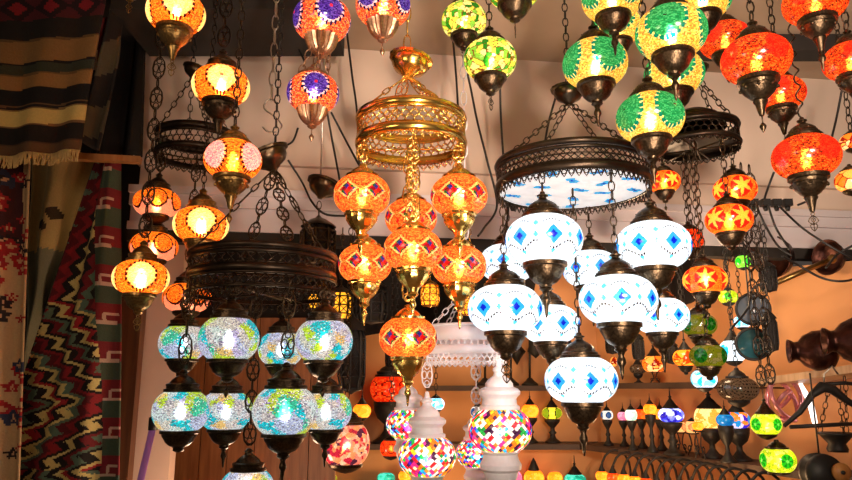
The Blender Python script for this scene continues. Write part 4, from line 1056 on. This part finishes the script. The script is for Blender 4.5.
def zsh(px, off): return 1.635+(tof(px, off)-TA)*.105
urn(836, 342, 48, 'dark hammered copper pot lying on its side, beside the blue glass', .125, pi-.30, POT, zs=zsh(812, .1))
urn(880, 330, 56, 'reddish copper pot lying on its side, cut by the side edge', .125, pi-.30, POT, zs=zsh(855, .1))
# bowls hung high on the board
def bowl(px, py, w, label):
    Y = on_right(px, .012); p = at(px, py, Y); k = w*mpp(py, Y)
    q = MB(); rot = Matrix.Rotation(atan2(NR.y, NR.x), 3, 'Z') @ Matrix.Rotation(pi/2, 3, 'Y')
    q.lathe([(.001, 0), (.3*k, 0), (.45*k, .12*k), (.5*k, .3*k), (.53*k, .32*k), (.5*k, .33*k), (.42*k, .15*k), (.27*k, .04*k), (.001, .03*k)], 28, (0, 0, 0), rot)
    o = q.build('copper_bowl', M['copper'], None, p); tag(o, label, 'bowl')
quad_box('wall_side_lining', M['dark'], rw(2.3, .03), rw(2.35, .03), 0, .05, .02)
# cream board fixed on the side wall
def panel_on_wall(name, m, px0, px1, z0, z1, off, th):
    t = []
    for px in (px0, px1):
        Y = on_right(px, off); q = at(px, 300, Y); t.append((q-Vector((1.05, 4.35, q.z))).dot(Vector((DR.x, DR.y, 0))))
    return quad_box(name, m, rw(t[0], off), rw(t[1], off), z0, z1, th)
bowl(783, 258, 40, 'dark copper bowl hung high beside the pale rod')
bowl(835, 258, 34, 'shallow copper bowl hung under the header')
p, q = at(764, 288, 2.75), at(832, 259, 2.7)
root = thing('curtain_rod', 'pale metal rod slanting up beside the copper bowls', 'rod', p)
MB().tube([(0, 0, 0), q-p], .011, 10).build('rod', M['brass'], root); MB().sphere(q-p, .018, 10, 8).build('finial', M['brass'], root)
# blue glass and teal dish
Y = on_right(752, .10); p = at(752, 300, Y); k = mpp(300, Y)
def dish(px, py, w, label, m, Y):
    p = at(px, py, Y); k = w*mpp(py, Y)
    root = thing('glass_dish', label, 'dish', p)
    rot = Matrix.Rotation(facing(p)+pi, 3, 'Z') @ Matrix.Rotation(-pi/2, 3, 'X')
    MB().lathe([(.001, .2*k), (.2*k, .18*k), (.38*k, .1*k), (.5*k, 0), (.52*k, -.01*k), (.5*k, -.02*k), (.36*k, .07*k), (.001, .16*k)], 32, (0, 0, 0), rot).build('bowl', M[m], root)
    MB().ring((0, 0, 0), .51*k, .006, 'z', 32, 6, rot=rot).build('rim', M['iron'], root)
    o = link('cord', chain_mesh(max(.03, 2.25-p.z-.5*k), 'cable', 'cord'), root, (0, 0, .5*k))
dish(753, 309, 30, 'pale blue-grey glass dish hanging beside the small cyan shade', 'bluegrey', 2.72)
dish(753, 344, 30, 'dark teal glass dish hanging beside the copper pots', 'teal', 2.68)
# pink ring ornament and a bright metal glint drawn as a glowing stroke
Y = on_right(787, .10); p = at(786, 420, Y); k = mpp(410, Y)
root = thing('pink_ornament', 'pink glass ribbon loops in front of the side wall beside the black hanger', 'ornament', p)
for i, (r, sx, a) in enumerate([(17, .55, .2), (15, .5, -.5), (12, .8, .9)]):
    MB().ring((0, 0, 20*k), r*k, .009, 'y', 24, 8, sz=1.1/ sx*.6, rot=Matrix.Rotation(a, 3, 'Y') @ Matrix.Rotation(i*.5, 3, 'Z')).build('loop', M['pinkglass'], root)
MB().lathe([(.001, -2*k), (10*k, -2*k), (11*k, 0), (4*k, 4*k), (.001, 5*k)], 16).build('foot', M['pinkglass'], root)
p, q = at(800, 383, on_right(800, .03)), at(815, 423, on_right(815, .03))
tag(MB().tube([(0, 0, 0), (q-p)*.5+Vector((.012, 0, 0)), q-p], [.007, .013, .010], 8).build('glint_strip', M['glint_glow'], None, p), 'bright white glint drawn as a glowing strip behind the hanger', 'glint')
# coat hanger
Y = on_right(832, .235); c = at(822, 428, Y); k = mpp(410, Y)
P = lambda x, y: at(x, y, Y)-c
root = thing('coat_hanger', 'broad black hanger hung above the scale pan', 'hanger', c)
MB().tube([P(784, 426), P(800, 412), P(812, 395), P(822, 387), P(832, 389), P(846, 400), P(868, 414)], [.007, .010, .013, .020, .018, .012, .008], 10).build('shoulders', M['iron'], root)
MB().tube([P(790, 427), P(868, 423)], .007, 8).build('crossbar', M['iron'], root)
MB().tube([P(824, 385), P(824, 374), P(832, 366), P(838, 374)], .0035, 8).build('hook', M['steel'], root)
# balance scale with pans
Y = on_right(838, .12); c = at(838, 452, Y)
P = lambda x, y: at(x, y, Y)-c
root = thing('balance_scale', 'dark iron balance pan on three chains at the side edge', 'scale', c)
k = mpp(440, Y)
MB().lathe([(.001, 0), (9*k, 0), (10*k, 3*k), (8*k, 8*k), (15*k, 16*k), (18*k, 18*k), (15*k, 19*k), (.001, 14*k)], 24).build('pan', M['iron'], root)
MB().tube([P(826, 384), P(845, 383), P(868, 386)], .007, 8).build('beam', M['iron'], root)
for x in (-14, 0, 13):
    p = Vector((x*k, (4 if x else -13)*k, 18*k)); q = P(838+x*.6, 384); me, qv = stay_mesh(p, q, 'bronze'); o = link('chain', me, root, p); o.rotation_mode = 'QUATERNION'; o.rotation_quaternion = qv
link('hanging_chain', chain_mesh(zsh(845, .1)-.03-at(845, 383, Y).z, 'iron', 'link'), root, P(845, 383))
# wooden disc and dark pulley at the lower corner
Y = 2.3; c = at(836, 474, Y); k = mpp(474, Y)
root = thing('wooden_pulley', 'dark wooden pulley block with a pale round disc under the scale pan', 'pulley', c)
rot = Matrix.Rotation(pi/2, 3, 'X')
MB().lathe([(.001, 0), (18*k, 0), (19*k, .02), (15*k, .035), (19*k, .05), (18*k, .07), (.001, .07)], 28, (-8*k, .075, 0), rot).build('wheel', M['iron'], root)
MB().lathe([(.001, 0), (9*k, 0), (9*k, .012), (.001, .013)], 24, (4*k, -.002, 2*k), rot).build('disc', M['rodwood'], root)
MB().lathe([(.001, 0), (2*k, 0), (2*k, .006), (.001, .007)], 12, (4*k, -.016, 2*k), rot).build('axle', M['iron'], root)
link('cord', chain_mesh(zsh(833, .22)-.03-c.z-19*k, 'cable', 'cord'), root, (-8*k, .04, 19*k))

# ------------------------------------------------------------------ cables
def cable(pts, Y, label, r=.0042):
    P = [at(x, y, Y+(.03*math.sin(i*1.7))) for i, (x, y) in enumerate(pts)]; base = min(P, key=lambda p: p.z).copy()
    tag(MB().tube([p-base for p in smooth_path(P)], r, 6).build('power_cord', M['cable'], None, base), label, 'cable', 'black power cables')
for pts, lb in [
    ([(340, -20), (347, 33), (352, 75), (357, 113), (360, 180)], 'thin black cable falling behind the gilded hoop'),
    ([(327, 112), (334, 150), (342, 192)], 'black cable falling from the violet strand toward the loose bell canopy'),
    ([(331, 112), (343, 135), (358, 163), (372, 185)], 'black cable slanting from the violet strand to the gilded hoop'),
    ([(277, -10), (290, 30), (305, 62)], 'black cable slanting down beside the long steel chain'),
    ([(298, 128), (292, 142), (278, 148)], 'short black cable bending to the dark bell canopy'),
    ([(288, 160), (302, 182), (312, 202), (325, 214), (345, 216)], 'black cable sagging under the loose bell canopy'),
    ([(453, 40), (456, 75), (458, 110), (458, 150)], 'straight black cable beside the gilded hoop under green shades'),
    ([(462, 52), (470, 85), (477, 120), (487, 160), (497, 205), (484, 228), (478, 236)], 'long black cable curving between the gilded and the bronze chandelier'),
    ([(500, 80), (501, 120), (504, 165), (508, 215), (498, 240)], 'black cable falling beside the bronze lattice hoop'),
    ([(556, 96), (548, 125), (543, 155)], 'black cable behind the stay chains of the bronze lattice hoop'),
    ([(756, 205), (765, 225), (778, 246), (792, 256)], 'first black cable drooping from the plug joints'),
    ([(768, 205), (776, 228), (790, 250)], 'second black cable drooping from the plug joints'),
    ([(778, 205), (800, 226), (820, 240), (848, 256), (870, 262)], 'third black cable, running from the plug joints to the edge'),
    ([(774, 172), (768, 188), (764, 200)], 'short black cable feeding the plug joints from behind the red lamp'),
    ([(798, 205), (808, 200), (812, 190)], 'short black cable looping from the last plug joint'),
    ([(843, 84), (836, 120), (826, 160), (818, 190)], 'black cable hanging near the side edge behind the lowest red lamp'),
    ([(782, 256), (800, 266), (822, 278), (845, 281), (870, 274)], 'black cable looping low under the header beside the pale rod'),
    ([(826, 268), (838, 254), (856, 244)], 'black cable rising to the side edge under the header'),
    ([(742, 242), (752, 252), (768, 256)], 'black cable end tucked under the header beside the star lamps'),
    ([(730, 330), (748, 308), (752, 290), (765, 282)], 'black cable curving beside the blue-grey glass dish')]:
    cable(pts, 2.46, lb)
for x, lb in ((753, 'first black plug joint of the row on the header'), (765, 'second black plug joint of the row on the header'), (776, 'third black plug joint of the row on the header'), (787, 'fourth black plug joint of the row on the header'),
              (513, 'single black plug joint beside the bronze lattice hoop')):
    p = at(x, 203, 2.50); root = thing('cord_socket', lb, 'plug', p)
    MB().box((0, 0, 0), (.030, .03, .026)).build('body', M['cable'], root, smooth=False)
    MB().lathe([(.001, -.03), (.007, -.03), (.011, -.012), (.001, -.012)], 10).build('grommet', M['cable'], root)

# ------------------------------------------------------------------ light
w = bpy.data.worlds.new('world'); SC.world = w; w.use_nodes = True
w.node_tree.nodes['Background'].inputs['Color'].default_value = (1, .80, .66, 1)
w.node_tree.nodes['Background'].inputs['Strength'].default_value = .06
def lamp(name, loc, power, col, r=.08):
    l = bpy.data.lights.new(name, 'POINT'); l.energy = power; l.color = col; l.shadow_soft_size = r
    o = bpy.data.objects.new(name, l); COL.objects.link(o); o.location = loc
def spot(name, loc, to, power, col, ang, r=.12):
    l = bpy.data.lights.new(name, 'SPOT'); l.energy = power; l.color = col; l.shadow_soft_size = r; l.spot_size = radians(ang); l.spot_blend = .9
    o = bpy.data.objects.new(name, l); COL.objects.link(o); o.location = loc
    o.rotation_euler = (Vector(to)-Vector(loc)).to_track_quat('-Z', 'Y').to_euler()
lamp('rug_fill', (-.9, .5, 2.1), 15, (1, .74, .50), .2)  # added fill that lifts the rugs, no lamp hangs here
spot('header_fill', (.6, -.4, 2.0), (.7, 2.7, 2.55), 300, (1, .78, .60), 64)  # added fill brightening the header, unseen and without a fixture
spot('header_fill', (.4, .2, 1.3), (.5, 2.5, 3.0), 170, (1, .78, .62), 80)  # second added fill from below, towards header and ceiling
lamp('niche_fill', (.2, 3.7, 2.1), 9, (1, .66, .34), .1)  # added fills brightening the niche walls, no bulbs at these spots
lamp('niche_fill', (.1, 3.75, 1.12), 10, (1, .6, .28), .08)
lamp('niche_fill', (1.0, 2.9, 2.0), 9, (1, .68, .40), .1)
lamp('niche_fill', (1.0, 3.0, 1.15), 8, (1, .6, .28), .08)
lamp('niche_fill', (-.62, 2.5, 1.15), 10, (1, .66, .42), .08)  # added fill for the planks and the pink post
for m in bpy.data.materials:
    m.use_backface_culling = False
